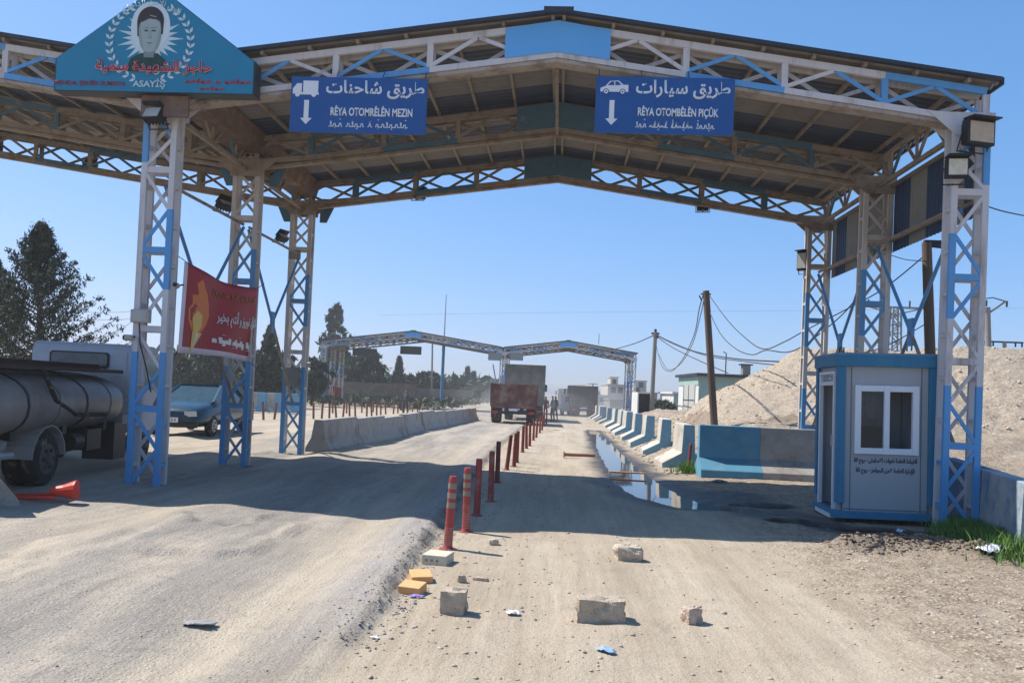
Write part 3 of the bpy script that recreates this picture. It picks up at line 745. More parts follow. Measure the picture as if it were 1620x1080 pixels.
    for s in (-1, 1):                       # wreath
        wb = MB()
        for i in range(13):
            a = RD(-72+i*10.8); cxx = pcx+s*(.60*cos(a)); czz = .72+.56*sin(a)
            for k in (-1, 1):
                aa = a+k*.55; L_ = .10
                tx, tz = -sin(a)*s, cos(a); nx_, nz_ = cos(a)*s*k, sin(a)*k
                dx, dz = tx*.8+nx_*.6, tz*.8+nz_*.6; ox, oz = -dz*1.5, dx*1.5
                flat(wb, [(cxx, czz), (cxx+dx*L_*.5+ox*.015, czz+dz*L_*.5+oz*.015), (cxx+dx*L_, czz+dz*L_), (cxx+dx*L_*.5-ox*.015, czz+dz*L_*.5-oz*.015)], halo, fy-.004)
        wb.build('wreath', r)
    text('arc_lettering', 'قوى الامن الداخلي', pcx, 1.22, .82, .13, mat('pale_print', (.45, .62, .66), .5, .03), r, fy-.006, .01, arabic=True, bend=.62)
    text('red_lettering', 'حاجز الشهيدة سمية', 0, .25, 1.70, .21, signred, r, fy-.024, .018, arabic=True)
    text('red_lettering_outline', 'حاجز الشهيدة سمية', 0, .245, 1.715, .218, mat('pale_pink_print', (.5, .55, .58), .5, .03), r, fy-.020, .045, arabic=True)
    text('latin_lettering', 'ASAYİŞ', -.06, .05, .48, .15, mat('pale_print', (.45, .62, .66)), r, fy-.006, .03)
    text('small_red_lettering', 'BENDA ŞEHÎD SUMEYA', -.93, .07, 1.05, .09, mat('dark_red_print', (.28, .03, .06), .5, .05), r, fy-.006, .02)
    syriac('syriac_lettering', .95, .16, .95, .05, signred, r, fy-.006, [5, 1, 5], .016); syriac('syriac_lettering', .87, .06, .36, .04, signred, r, fy-.006, [5], .014)
    bk = MB(); bk.bar((.12, .13, -.0), (.12, .13, -.30), .7, .05, rustm); bk.build('bracket', r)
gable_sign()

# red banner strung between the left columns
def banner(name_pts, label, detail=True, grp='red flame banners tied to canopy columns'):
    P00, P10, P11, P01 = name_pts              # top-left, top-right, bottom-right, bottom-left
    red = mat('banner_red', (.40, .012, .02), .6, .05, 2); redd = mat('banner_hem', (.72, .62, .68), .6, .05)
    orange = mat('banner_orange', (.80, .19, .03), .6, .06); yel = mat('banner_yellow', (.85, .55, .12), .6, .1); red2 = mat('banner_letter_rust', (.40, .12, .03), .6, .1)
    r = empty('banner', P01, 0, label, 'banner', grp)
    def pt(u, v, off=0.0):
        p = P00*(1-u)*(1-v)+P10*u*(1-v)+P11*u*v+P01*(1-u)*v
        p = p+Vector((0, 0, -.10*sin(pi*u)*(1-v)+.03*sin(pi*u)*v))+nrm*(.05*sin(u*9+v*3)*sin(pi*min(1, max(0, u)))+off)
        return p-P01
    nrm = (P10-P00).cross(P01-P00).normalized()
    if nrm.dot(CAM-P00) < 0: nrm = -nrm
    N, Mv = 28, 14
    V = [pt(i/N, j/Mv) for j in range(Mv+1) for i in range(N+1)]
    Fq = [(j*(N+1)+i, j*(N+1)+i+1, (j+1)*(N+1)+i+1, (j+1)*(N+1)+i) for j in range(Mv) for i in range(N)]
    o = npmesh('cloth', [tuple(v) for v in V], Fq, [red, redd], r, midx=[1 if (j == Mv-1 or i == 0 or (j == 0 and False)) else 0 for j in range(Mv) for i in range(N)], smooth=True)
    sm = o.modifiers.new('t', 'SOLIDIFY'); sm.thickness = .006; sm.offset = -1
    def fl(pts, m_, off):
        # fan triangulation with subdivision is enough for small marks
        mb_ = MB(); bm = bmesh.new(); vs = [bm.verts.new((a, c, 0)) for a, c in pts]; bm.faces.new(vs); bmesh.ops.triangulate(bm, faces=bm.faces)
        bmesh.ops.subdivide_edges(bm, edges=bm.edges, cuts=2, use_grid_fill=True); bm.verts.index_update(); bm.verts.ensure_lookup_table()
        mb_.add([pt(v.co.x, v.co.y, off) for v in bm.verts], [tuple(v.index for v in f.verts) for f in bm.faces], m_); bm.free(); return mb_
    flame = [(.16, .78), (.08, .62), (.07, .50), (.11, .42), (.10, .33), (.15, .42), (.17, .30), (.14, .18), (.20, .10), (.20, .22), (.26, .32), (.24, .18), (.30, .26), (.31, .42), (.34, .36), (.36, .50), (.33, .62), (.29, .70), (.22, .78)]
    fl(flame, orange, .008).build('flame', r)
    fl([(.16, .74), (.12, .58), (.17, .62), (.18, .48), (.22, .60), (.26, .52), (.27, .66), (.22, .74)], yel, .012).build('flame_core', r)
    fl([(.14, .74), (.28, .74), (.16, .97), (.14, .97)], yel, .014).build('torch', r)
    if detail:
        fl([(.20, .745), (.23, .745), (.158, .95), (.154, .95)], mat('banner_white', (.8, .78, .75), .6, .04), .017).build('torch_band', r)
        def lay(ob, u0, u1, v0, v1):
            me = ob.data; n = len(me.vertices); V = np.zeros(n*3); me.vertices.foreach_get('co', V); V = V.reshape(-1, 3)
            Q = [pt(u0+(u1-u0)*a, v1+(v0-v1)*c, .014) for a, c in V[:, [0, 2]]]
            me.vertices.foreach_set('co', np.array([tuple(p) for p in Q]).ravel()); me.update()
        bw = mat('banner_white', (.8, .78, .75))
        lay(text('arabic_lettering', 'كل نوروز و أنتم بخير', .5, 0, 1, 1, bw, r, 0, .02, arabic=True), .45, 1.02, .36, .60)
        lay(text('latin_lettering', 'CEJNA NEWROZÊ', .5, 0, 1, 1, red2, r, 0, .02), .36, .98, .12, .25)
        lay(syriac('syriac_lettering', .5, .1, 1, .8, bw, r, 0, [1, 4, 6, 2], .06), .40, .97, .70, .84)
    rb = MB(); 
    for (u, v, d) in ((0, 0, (-.25, 0, .15)), (1, 0, (.12, 0, .1)), (0, 1, (-.15, 0, -.1)), (1, 1, (.12, 0, -.1))): rb.tube([pt(u, v), pt(u, v)+Vector(d)], .006, dark, 4)
    rb.build('tie_cord', r)
banner([W(292, 412, Y0+.15), W(408, 456, Y0+3.2), W(396, 573, Y0+3.2), W(281, 558, Y0+.15)], 'red banner with orange flame and torch tied between the near left columns')
banner([D(526, 610, 76), D(540, 612, 77), D(539, 633, 77), D(525, 631, 76)], 'small distant red banner on the left leg of the far canopy', False)

# floodlights
def floodlight(p, w_, h_, aim, label, glass=None, tilt=0.0):
    r = empty('floodlight', p, aim, label, 'floodlight', 'floodlights fixed to the near canopy')
    R = Matrix.Rotation(tilt, 3, 'X')
    mb = MB(); mb.box(R @ Vector((0, .0, 0)), (w_, .12, h_), dark, R)
    mb.box(R @ Vector((0, -.07, h_/2+.012)), (w_+.03, .2, .02), dark, R)
    for k in range(5): mb.box(R @ Vector(((k-2)*w_*.2, .085, 0)), (.012, .06, h_*.8), dark, R)
    mb.build('housing', r, bevel=.006)
    mb = MB(); mb.box(R @ Vector((0, -.066, 0)), (w_*.86, .012, h_*.8), glass or glassd, R); mb.build('lens', r)
    mb = MB(); mb.tube([(-w_/2-.02, .02, 0), (-w_/2-.02, .12, -h_/2-.06), (w_/2+.02, .12, -h_/2-.06), (w_/2+.02, .02, 0)], .012, dark, 5); mb.tube([(0, .12, -h_/2-.06), (0, .3, -h_/2-.02)], .015, dark, 5); mb.build('bracket', r)
amber = mat('lamp_reflector', (.50, .38, .26), .3, .15, 8)
floodlight(W(1548, 211, Y0-.28), .42, .34, .25, 'big black floodlight with amber reflector at the top of the right front column', amber)
floodlight(W(1513, 266, Y0-.25), .27, .27, -.12, 'smaller square black floodlight below the big one on the right front column', mat('lamp_led', (.62, .56, .42), .25, .2, 12))
floodlight(W(244, 183, Y0-.3), .27, .2, -.15, 'grey floodlight under the gable sign on the left front column', glassd, -.5)
floodlight(W(1270, 413, Y0+DEP+.1), .22, .42, -.7, 'tall black floodlight on the left side of the rear right column', glassd)
floodlight(W(664, 306, Y0+DEP+.1), .26, .26, pi*.95, 'black floodlight hanging from rear truss behind the truck lane sign')
floodlight(W(1112, 325, Y0+DEP+.1), .26, .24, pi*.95, 'black floodlight hanging from rear truss right of centre')
floodlight(W(143, 262, Y0+DEP+.1), .32, .12, pi*.95, 'flat black floodlight hanging from rear truss far left of the canopy', None, -.9)
floodlight(W(357, 325, Y0+DEP/2), .36, .12, 1.2, 'thin black floodlight sticking out left of the middle left column', None, -.8)
floodlight(W(447, 376, Y0+DEP), .30, .12, 1.2, 'thin black floodlight sticking out left of the rear left column', None, -.8)
floodlight(W(433, 270, Y0+DEP/2+.3), .26, .3, 1.0, 'pale floodlight tucked under the valley gutter', glassd, -.5)
def small_box(p, size, m, label, cat, name, rz=0, kids=None):
    r = empty(name, p, rz, label, cat)
    mb = MB(); mb.box((0, 0, 0), size, m); mb.build('box', r, bevel=.008)
    mb = MB(); mb.box((0, -size[1]/2-.006, 0), (size[0]*.86, .01, size[2]*.84), m); mb.build('cover', r)
    if kids:
        mb = MB(); mb.tube(kids, .01, dark, 5); mb.build('cable', r)
    return r
boxm = mat('cream_box', (.45, .42, .37), .6, .08, 5, (.3, .24, .18), .3, 3)
small_box(W(223, 500, Y0-.16), (.27, .1, .19), boxm, 'cream junction box on the left front column', 'junction box', 'junction_box', kids=[(-.02, 0, -.1), (.02, -.02, -.4), (.12, 0, -.75), (.2, .02, -1.1)])
small_box(W(1470, 637, Y0+.95), (.24, .1, .20), boxm, 'cream junction box between kiosk and right front column', 'junction box', 'junction_box', kids=[(.05, 0, -.1), (.08, -.03, -.2), (.16, -.02, -.24)])
small_box(W(466, 403, Y0+DEP-.16), (.25, .12, .2), mat('grey_box', (.25, .24, .21), .7, .1), 'small grey box high on the rear left column', 'junction box', 'junction_box')
small_box(W(463, 596, Y0+DEP-.1), (.34, .16, .42), mat('grey_box', (.25, .24, .21)), 'grey meter cabinet low on the rear left column', 'cabinet', 'meter_cabinet')
def camera_cctv(p, label, aim):
    r = empty('security_camera', p, aim, label, 'security camera')
    mb = MB(); mb.tube([(0, .09, 0), (0, -.06, 0)], .045, boxm, 10); mb.build('housing', r)
    mb = MB(); mb.tube([(0, -.061, 0), (0, -.075, 0)], .032, dark, 10); mb.build('lens', r)
    mb = MB(); mb.tube([(0, .05, 0), (.1, .07, .02)], .012, dark, 6); mb.build('arm', r)
camera_cctv(W(203, 534, Y0-.15), 'small cream camera pointing left from the left front column', -.9)
camera_cctv(W(278, 451, Y0-.12), 'small dark camera beside the upper corner of the red banner', .3)
camera_cctv(W(490, 576, Y0+DEP), 'small dark dome camera right of the rear left column', 1.2)

# ------------------------------------------------------------------ kiosk
def kiosk():
    p = G(1322, 823, .02)
    r = empty('guard_kiosk', (p.x, p.y, .03), -.02, 'pale grey guard kiosk with blue frame, window and open side door', 'kiosk')
    r.rotation_euler = (0, -.018, -.05)
    w_, d_, h_ = 1.36, 1.16, 2.36
    pan = mat('kiosk_panel', (.36, .37, .38), .55, .05, 2, (.34, .34, .32), .25, 1.6, streak=True); kb = mat('kiosk_blue', (.03, .175, .30), .6, .1, 3, (.10, .20, .27), .3, 3, streak=True); kw = mat('kiosk_window_frame', (.70, .72, .74), .4, .03); inn = mat('kiosk_inside', (.12, .11, .10), .9, .1)
    t = .05; fr = MB(); ps = .11
    for (x, y) in ((0, 0), (w_-ps, 0), (0, d_-ps), (w_-ps, d_-ps)): fr.box((x+ps/2, y+ps/2, .12+(h_-.14)/2), (ps, ps, h_-.14-.24), kb)
    for z, hh in ((h_-.08, .17), (.08, .10)):
        fr.box((w_/2, .03, z), (w_+.04, .1, hh), kb); fr.box((w_/2, d_-.03, z), (w_+.04, .1, hh), kb)
        fr.box((.03, d_/2, z), (.1, d_-.16, hh), kb); fr.box((w_-.03, d_/2, z), (.1, d_-.16, hh), kb)
    for (x, y) in ((.06, .08), (w_-.06, .08), (.06, d_-.08), (w_-.06, d_-.08)): fr.box((x, y, -.03), (.12, .12, .12), dark)
    fr.build('frame', r, bevel=.006)
    z0, z1 = .13, h_-.165; wx0, wx1, wz0, wz1 = .25, 1.11, .96, 1.92
    wb = MB(); y = .075
    def wall_x(a, c, zlo, zhi): wb.box(((a+c)/2, y, (zlo+zhi)/2), (c-a, t, zhi-zlo), pan)
    wall_x(ps, wx0, z0, z1); wall_x(wx1, w_-ps, z0, z1); wall_x(wx0, wx1, z0, wz0); wall_x(wx0, wx1, wz1, z1)
    for xx in (.20, 1.16): wb.box((xx, y-.028, (z0+z1)/2), (.012, .01, z1-z0-.01), mat('panel_joint', (.16, .17, .18), .6, .05))
    wb.box((w_/2, y-.029, z0+.03), (w_-2*ps-.01, .012, .012), MATS['panel_joint'])
    wb.build('front_wall', r)
    wb = MB(); wb.box((w_/2, d_-.075, (z0+z1)/2), (w_-2*ps, t, z1-z0), pan); wb.build('rear_wall', r)
    wb = MB(); wb.box((w_-.075, d_/2, (z0+z1)/2), (t, d_-2*ps, z1-z0), pan); wb.build('side_wall', r)
    # left side with door opening
    dy0, dy1 = .20, .98
    wb = MB()
    for a, c, zl, zh in ((ps, dy0, z0, z1), (dy1, d_-ps, z0, z1), (dy0, dy1, 2.14, z1)): wb.box((.075, (a+c)/2, (zl+zh)/2), (t, c-a, zh-zl), pan)
    wb.build('door_wall', r)
    dfm = MB()
    for yy in (dy0+.03, dy1-.03): dfm.box((.03, yy, 1.08), (.05, .06, 2.10), kw)
    dfm.box((.03, (dy0+dy1)/2, 1.95), (.05, dy1-dy0-.12, .05), kw); dfm.box((.03, (dy0+dy1)/2, 2.11), (.05, dy1-dy0-.12, .04), kw)
    for k in range(4): dfm.box((.045, (dy0+dy1)/2, 1.985+k*.03), (.03, dy1-dy0-.14, .012), kw)
    dfm.box((.02, (dy0+dy1)/2, .03), (.1, dy1-dy0, .06), kw)
    o = dfm.build('door_frame', r)
    hb = MB(); hb.box((-.0, dy0+.05, 1.12), (.03, .03, .16), alum); hb.build('door_handle', o); hb = MB(); hb.tube([(-.015, dy0+.05, 2.05), (-.09, dy0-.12, 2.02)], .012, kw, 6); hb.build('door_closer', o)
    # door leaf folded inwards
    fl = MB(); fl.box((w_/2, d_/2, .10), (w_-.16, d_-.16, .04), inn); fl.build('floor', r)
    rf = MB(); rf.box((w_/2, d_/2, h_+.015), (w_+.05, d_+.05, .03), mat('kiosk_roof', (.10, .22, .32), .6, .1)); rf.box((w_/2, d_/2, z1-.01), (w_-.24, d_-.24, .03), inn)
    rf.tube([(.02, .02, h_+.02), (.02, .02, h_+.1), (.08, .02, h_+.1), (.08, .02, h_+.02)], .012, dark, 6); rf.build('roof', r)
    # window
    wf = MB(); cw, cz = (wx0+wx1)/2, (wz0+wz1)/2; y = .035
    for xx, ww in ((wx0+.035, .085), (wx1-.035, .085), (cw, .075)): wf.box((xx, y, cz), (ww, .07, wz1-wz0+.02), kw)
    for zz in (wz0+.035, wz1-.035):
        for a, c in ((wx0+.0775, cw-.0375), (cw+.0375, wx1-.0775)): wf.box(((a+c)/2, y, zz), (c-a-.001, .066, .085), kw)
    win = wf.build('window', r, bevel=.004)
    gm = bpy.data.materials.new('kiosk_glass'); gm.use_nodes = True; gb = gm.node_tree.nodes['Principled BSDF']; gb.inputs['Base Color'].default_value = (.035, .04, .045, 1); gb.inputs['Roughness'].default_value = .08; gb.inputs['Alpha'].default_value = .35
    g1 = MB(); g1.box((wx0+.23, .045, cz), (.34, .008, .86), gm); g1.build('pane', win)
    # curtain behind left pane
    N = 24; V = []; 
    for j in range(2):
        for i in range(N+1): V.append((wx0+.05+.36*i/N, .16+.012*sin(i*1.9), wz0+.5+j*.48))
    cb = MB(); cb.add(V, [(i, i+1, N+2+i, N+1+i) for i in range(N)], mat('curtain', (.45, .45, .42), .8, .15, 12)); cb.build('curtain', r)
    cb = MB(); cb.box((.7, .6, .75), (.45, .45, .06), inn); cb.box((.7, .80, 1.05), (.45, .05, .55), inn); cb.box((.7, .6, .44), (.08, .08, .6), inn); cb.build('chair', r)
    ink = mat('dark_ink', (.035, .05, .09), .6, .1)
    text('arabic_lettering', 'القيادة العامة لقوات الاسايش - روج افا', cw, .80, .86, .10, ink, r, .045, .03, .002, arabic=True)
    text('arabic_lettering', 'الإدارة العامة لامن الحواجز - روج افا', cw, .66, .80, .10, ink, r, .045, .03, .002, arabic=True)
    # plinth slab below
    return r
kiosk()

# ------------------------------------------------------------------ barriers
def jersey_profile(h, top, base, kick=.08, mid=.33):
    return [(-base/2, 0), (base/2, 0), (base/2, kick), (top/2+.06, mid), (top/2, h), (-top/2, h), (-top/2-.06, mid), (-base/2, kick)]
def barrier_mesh(h, top, base, L_, mats_fn, name='barrier', kick=.08, mid=.33):
    mb = MB(); pr = jersey_profile(h, top, base, kick, mid); n = len(pr)
    for k, (a, c, m_) in enumerate(mats_fn): mb.prism(pr, (0, a, 0), (1, 0, 0), (0, 0, 1), (0, c-a, 0), m_)
    bm = bmesh.new(); o = mb.build(name, bevel=.018); return o
# left row, grey concrete, running along the road
first = None; rnd = random.Random(3)
jp = [g3(*p, 1) for p in ()]
A = GG(520, 714); B = GG(757, 664)
Ydir = (B-A).normalized(); Lt = (B-A).length; n = int(Lt/3.0)+1
for i in range(n):
    c = A+Ydir*(3.0*i+1.45)
    if first is None: o = first = barrier_mesh(.74, .20, .58, 2.86, [(-1.43, 1.43, conc)], 'concrete_barrier')
    else: o = first.copy(); COL.objects.link(o)
    o.location = (c.x-.25+rnd.uniform(-.03, .03), c.y, gz(c.x, c.y)-.03); o.rotation_euler = (0, rnd.uniform(-.01, .01), math.atan2(-Ydir.x, Ydir.y)+rnd.uniform(-.015, .015))
    if i == 0: lab = 'nearest grey concrete barrier of the row left of the truck lane'
    elif i == 1: lab = 'second grey concrete barrier from the near end of the row beside the truck lane'
    elif i == n-1: lab = 'farthest grey concrete barrier of the row, beside the red dump trailer'
    else: lab = 'grey concrete barrier number %d counted away from the near end of the left row' % (i+1)
    tag(o, lab, 'concrete barrier', 'grey concrete barriers in a row left of the truck lane')
# T walls along the right lane
def t_wall(L_, h=1.1, paint=(concw, concb), blue_from=None):
    mb = MB(); pr = [(-.62, 0), (.55, 0), (.55, .14), (.16, .42), (.13, h), (-.13, h), (-.16, .42), (-.62, .16)]
    k = L_/2
    mb.prism(pr, (0, -k, 0), (1, 0, 0), (0, 0, 1), (0, L_, 0), paint[1], paint[0])
    o = mb.build('t_wall', bevel=.02)
    return o
tw = None
seg_px = [(1091, 1), (1056, 1), (1031, 1), (1012, 1), (997, 1), (986, 1), (974, 1), (962, 1), (955, 1), (950, 1), (945, 1)]
TY = [19.3, 22.9, 26.8, 30.9, 35, 38.6, 43.4, 49.5, 54.5, 58.5, 63]
ordn = ['nearest', 'second', 'third', 'fourth', 'fifth', 'sixth', 'seventh', 'eighth', 'ninth', 'tenth', 'farthest']
for i, yy in enumerate(TY):
    if tw is None: o = tw = t_wall(1.25)
    else: o = tw.copy(); COL.objects.link(o)
    xx = 3.14+rnd.uniform(-.05, .05)+(.0 if i < 6 else .05)
    o.location = (xx, yy+.62, gz(2.6, yy)-.04); o.rotation_euler = (rnd.uniform(-.02, .02), rnd.uniform(-.03, .03), rnd.uniform(-.06, .06)); 
    tag(o, ('%s blue and white concrete T wall' % ordn[i])+' from the camera beside the car lane', 'concrete barrier', 'blue and white T walls along the car lane')
# long wall across, right of the row
def long_wall(A, B, h, label, mats_, split, foot=.45, name='concrete_wall'):
    d = (B-A); L_ = d.length; ang = math.atan2(d.y, d.x)
    r = empty(name, A, ang, label, 'concrete barrier')
    mb = MB(); pr = [(-foot, -.05), (.45, -.05), (.45, .16), (.13, .40), (.11, h), (-.11, h), (-.13, .42), (-foot, .17)]
    for k, (a, c) in enumerate(zip([0]+split, split+[L_])):
        mb2 = MB(); mb2.prism(pr, (a+.002, 0, 0), (0, 1, 0), (0, 0, 1), (c-a-.004, 0, 0), mats_[k]); mb2.build('wall_section', r, bevel=.015)
    return r
A = GG(1103, 752); B = Vector((A.x+2.45, A.y-.02, A.z))
long_wall(A, A+(B-A)*1.35, 1.12, 'low wall across the verge, blue on the left and grey on the right', [mat('blue_concrete_dark', (.10, .27, .37), .85, .12, 4, (.28, .26, .22), .25, 2), conc], [(B-A).length*.53])
wpaint = mat('flaking_paint', (.13, .22, .30), .85, .1, 4, (.42, .42, .40), .62, 1.6, bump=.3)
Aw = CW(7.45, 13.4, -.06); Bw = CW(6.0, 9.0, -.06)
r = empty('concrete_wall', Aw, math.atan2((Bw-Aw).y, (Bw-Aw).x), 'low flaking blue and white wall behind the grass right of the kiosk', 'concrete barrier')
L_ = (Bw-Aw).length; pr = [(-.15, -.2), (.15, -.2), (.11, .93), (-.11, .93)]
for a, c, m_ in ((0, L_*.55, mat('flaking_blue', (.05, .14, .24), .85, .1, 4, (.35, .34, .32), .3, 2, bump=.3)), (L_*.55, L_, wpaint)):
    mb2 = MB(); mb2.prism(pr, (a+.002, 0, 0), (0, 1, 0), (0, 0, 1), (c-a-.004, 0, 0), m_); mb2.build('wall_section', r, bevel=.015)
# barrier end at the left picture edge
A = GG(6, 802)
mb = MB(); pr = [(-.45, 0), (.24, 0), (.20, .10), (.02, .34), (-.04, .95), (-.32, .95), (-.38, .34)]
mb.prism(pr, (0, 0, 0), (1, 0, 0), (0, 0, 1), (0, 1.6, 0), conc)
o = mb.build('concrete_barrier', bevel=.02, loc=(A.x-.10, A.y+.02, A.z-.02)); o.rotation_euler.z = .72; tag(o, 'single grey concrete barrier cut by the left edge of the photo near the tanker', 'concrete barrier')
# striped barriers far left
fw = None
for i in range(9):
    p = D(232+i*27, 664, 41+i*.3); z0 = 0.0
    if fw is None:
        mb = MB(); pr = jersey_profile(1.05, .2, .6)
        for k in range(2):
            mb.prism(pr, (k*.44+.002, 0, 0), (0, 1, 0), (0, 0, 1), (.436, 0, 0), (concw, concb)[k])
        o = fw = mb.build('painted_barrier', bevel=.01)
    else: o = fw.copy(); COL.objects.link(o)
    o.location = (p.x, p.y, -.02); o.rotation_euler = (0, 0, rnd.uniform(-.04, .04))
    tag(o, 'blue and white painted barrier, %s from left in the line behind the car' % ['first', 'second', 'third', 'fourth', 'fifth', 'sixth', 'seventh', 'eighth', 'last'][i], 'concrete barrier', 'painted barriers behind the blue car')

# ------------------------------------------------------------------ bollards
def bollard(banded, h=.76, m_=None):
    r = empty('bollard'); m_ = m_ or bolred; mb = MB()
    r0_ = .042
    mb.tube([(0, 0, .0), (0, 0, .02)], [.09, .085], m_, 14); mb.tube([(0, 0, .02), (0, 0, .05), (0, 0, h*.97), (0, 0, h)], [.06, r0_+.004, r0_, r0_*.86], m_, 14)
    mb.build('post', r, smooth=False)
    if banded:
        bb = MB()
        for z in (.83, .70, .57): bb.tube([(0, 0, h*z), (0, 0, h*z+.06)], r0_+.0035, bolwhite, 14, cap=False)
        bb.build('reflective_band', r)
        rb = MB()
        for k in range(9): rb.tube([(0, 0, .06+k*.021), (0, 0, .066+k*.021)], r0_+.006, mat('bollard_rib', (.55, .25, .2), .6, .1), 14, cap=False)
        rb.build('rib', r)
    return r
bl = [(714, 754, 8.4, -1.19), (736, 740, 9.5, -1.17), (757.8, 728, 10.7, -1.09), (780, 718, 12.0, -1.05), (796, 703.6, 14.4, -1.05), (809.4, 693, 16.9, -1.04), (820.5, 690.7, 17.7, -.93), (825, 686.8, 18.9, -.93), (833, 677.7, 22.4, -.95), (839.7, 675, 23.9, -.9), (844, 672.6, 25.3, -.85), (849.6, 667, 29, -.85), (854, 664.8, 31, -.8), (858.7, 661, 35, -.76), (862, 658, 38, -.72), (866, 655, 43, -.7), (869, 652, 48, -.66)]
pb_ = pr_ = pd_ = None
names = ['nearest', 'second', 'third', 'fourth', 'fifth', 'sixth', 'seventh', 'eighth', 'ninth', 'tenth', 'eleventh', 'twelfth', 'thirteenth', 'fourteenth', 'fifteenth', 'sixteenth', 'farthest']
for i, (px, py, yy, xx) in enumerate(bl):
    if i < 2:
        if pb_ is None: o = pb_ = bollard(True)
        else: o = copy_tree(pb_)
    else:
        if i < 4: o = bollard(False, .76, bolred)
        elif pd_ is None: o = pd_ = bollard(False, .76, boldark)
        else: o = copy_tree(pd_)
    cx, cy_ = CW(0, 0).x, 0
    bx = {0: GG(708, 868), 1: GG(737, 841), 2: GG(754, 815), 3: GG(776, 793)}.get(i, Vector((xx, yy, 0)))
    o.location = (bx.x, bx.y, gz(bx.x, bx.y)-.01)
    tilt = [.03, -.02, .015, .03, .0, .12, -.02, .05][i] if i < 8 else rnd.uniform(-.03, .09)
    o.rotation_euler = (rnd.uniform(-.02, .02), tilt, rnd.uniform(0, 3))
    kind = 'orange-red banded bollard' if i < 2 else ('red bollard in the canopy shadow' if i < 4 else 'weathered dark red bollard')
    tag(o, '%s, %s from the camera in the lane divider' % (kind, names[i]), 'bollard', 'bollards dividing the truck lane from the car lane')
# far row of short posts at left
xs_far = [(417, 34), (434, 35), (399, 33.5), (482, 37), (496, 38), (509, 38.5), (521, 39), (532, 40), (542.5, 41), (553, 42), (562, 43.5), (580, 45), (588, 46), (595.7, 47.5), (602, 49), (610, 51), (622, 53), (629, 55), (637, 57), (645, 59), (652, 61), (660, 64), (668, 67), (676, 70), (685, 74)]
fo = None
for i, (px, dd) in enumerate(xs_far):
    p = D(px, 660, dd)
    if fo is None:
        mb = MB(); mb.tube([(0, 0, -.05), (0, 0, .78)], .055, mat('old_post', (.20, .09, .06), .8, .2), 8); o = fo = mb.build('bollard')
    else: o = fo.copy(); COL.objects.link(o)
    o.location = (p.x, p.y, gz(p.x, p.y)); o.rotation_euler = (rnd.uniform(-.05, .05), rnd.uniform(-.12, .12), 0)
    tag(o, 'short rusty post in the far row beyond the grey barriers, %d%s from the left' % (sorted([a for a, b_ in xs_far]).index(px)+1, {1: 'st', 2: 'nd', 3: 'rd', 21: 'st', 22: 'nd', 23: 'rd'}.get(sorted([a for a, b_ in xs_far]).index(px)+1, 'th')), 'bollard', 'short rusty posts beyond the grey barriers')
# second, partly hidden row of posts, further left
for i, (px, dd) in enumerate([(425, 44), (463, 46), (526, 48), (548, 50), (572, 53), (590, 56)]):
    p = D(px, 660, dd); o = fo.copy(); COL.objects.link(o); o.location = (p.x, p.y, gz(p.x, p.y)); o.rotation_euler = (0, rnd.uniform(-.2, .2), 0)
    tag(o, 'tilted rusty post standing behind the main post row, %s from left' % ['first', 'second', 'third', 'fourth', 'fifth', 'sixth'][i], 'bollard', 'tilted rusty posts behind the main post row')
o = copy_tree(pd_); p = GG(1089, 742); o.location = p; o.rotation_euler = (0, .06, 0); o.scale = (.9, .9, .8); tag(o, 'short orange-red bollard stump against the nearest T wall', 'bollard')
o = bollard(False, .85, mat('bollard_brown', (.30, .13, .08), .7, .15, 6)); p = GG(915, 725); o.location = (p.x-.40, p.y, p.z+.09); o.rotation_euler = (RD(90), 0, RD(98)); tag(o, 'fallen brown bollard lying across the car lane', 'bollard')
# ------------------------------------------------------------------ fallen red traffic cone-like barrier
r = empty('folding_stand', GG(62, 790), .2, 'red plastic road barrier piece fallen beside the tanker', 'road barrier')
mb = MB(); redp = mat('red_plastic', (.62, .05, .03), .45, .08, 8, (.5, .2, .14), .15, 5)
mb.tube([(.12, .02, .10), (.26, .03, .11), (.38, .04, .12), (.40, .04, .12)], [.055, .075, .115, .12], redp, 14); mb.tube([(.40, .04, .12), (.42, .04, .12)], [.10, .02], redp, 14); mb.build('cone_body', r)
mb = MB(); mb.tube([(.2, -.08, .04), (-.32, -.12, .03), (-.36, .05, .03), (.15, .12, .06)], .025, redp, 8); mb.build('frame', r)

# ------------------------------------------------------------------ rocks, blocks, rubbish
def rock(name, px, py, sx, sy, sz, m_, label, cat='rock', rz=0.0, boxy=.55, seed=1, dz=0, group=None):
    p = GG(px, py); bm = bmesh.new(); bmesh.ops.create_cube(bm, size=1)
    bmesh.ops.subdivide_edges(bm, edges=bm.edges, cuts=6, use_grid_fill=True)
    rr = np.random.default_rng(seed); off = rr.random(3)*50
    from mathutils import noise as mn
    for v in bm.verts:
        c = v.co.copy(); s_ = c.normalized()*.62; c = c*boxy+s_*(1-boxy)
        n1 = mn.noise(c*2.2+Vector(off)); n2 = mn.noise(c*6+Vector(off)); n3 = mn.noise(c*14+Vector(off))
        c += c.normalized()*(n1*.14+n2*.06+n3*.03); v.co = Vector((c.x*sx, c.y*sy, c.z*sz))
    me = bpy.data.meshes.new(name); bm.to_mesh(me); bm.free(); me.materials.append(m_)
    o = bpy.data.objects.new(name, me); COL.objects.link(o); o.location = (p.x, p.y+sy*.4, p.z+sz*.38+dz); o.rotation_euler = (0, 0, rz)
    return tag(o, label, cat, group)
rk = mat('limestone', (.54, .44, .33), .95, .2, 18, (.28, .21, .15), .35, 9, bump=.9, bscale=70)
rk2 = mat('concrete_chunk', (.50, .405, .30), .95, .15, 25, (.30, .235, .17), .35, 12, bump=.9, bscale=90)
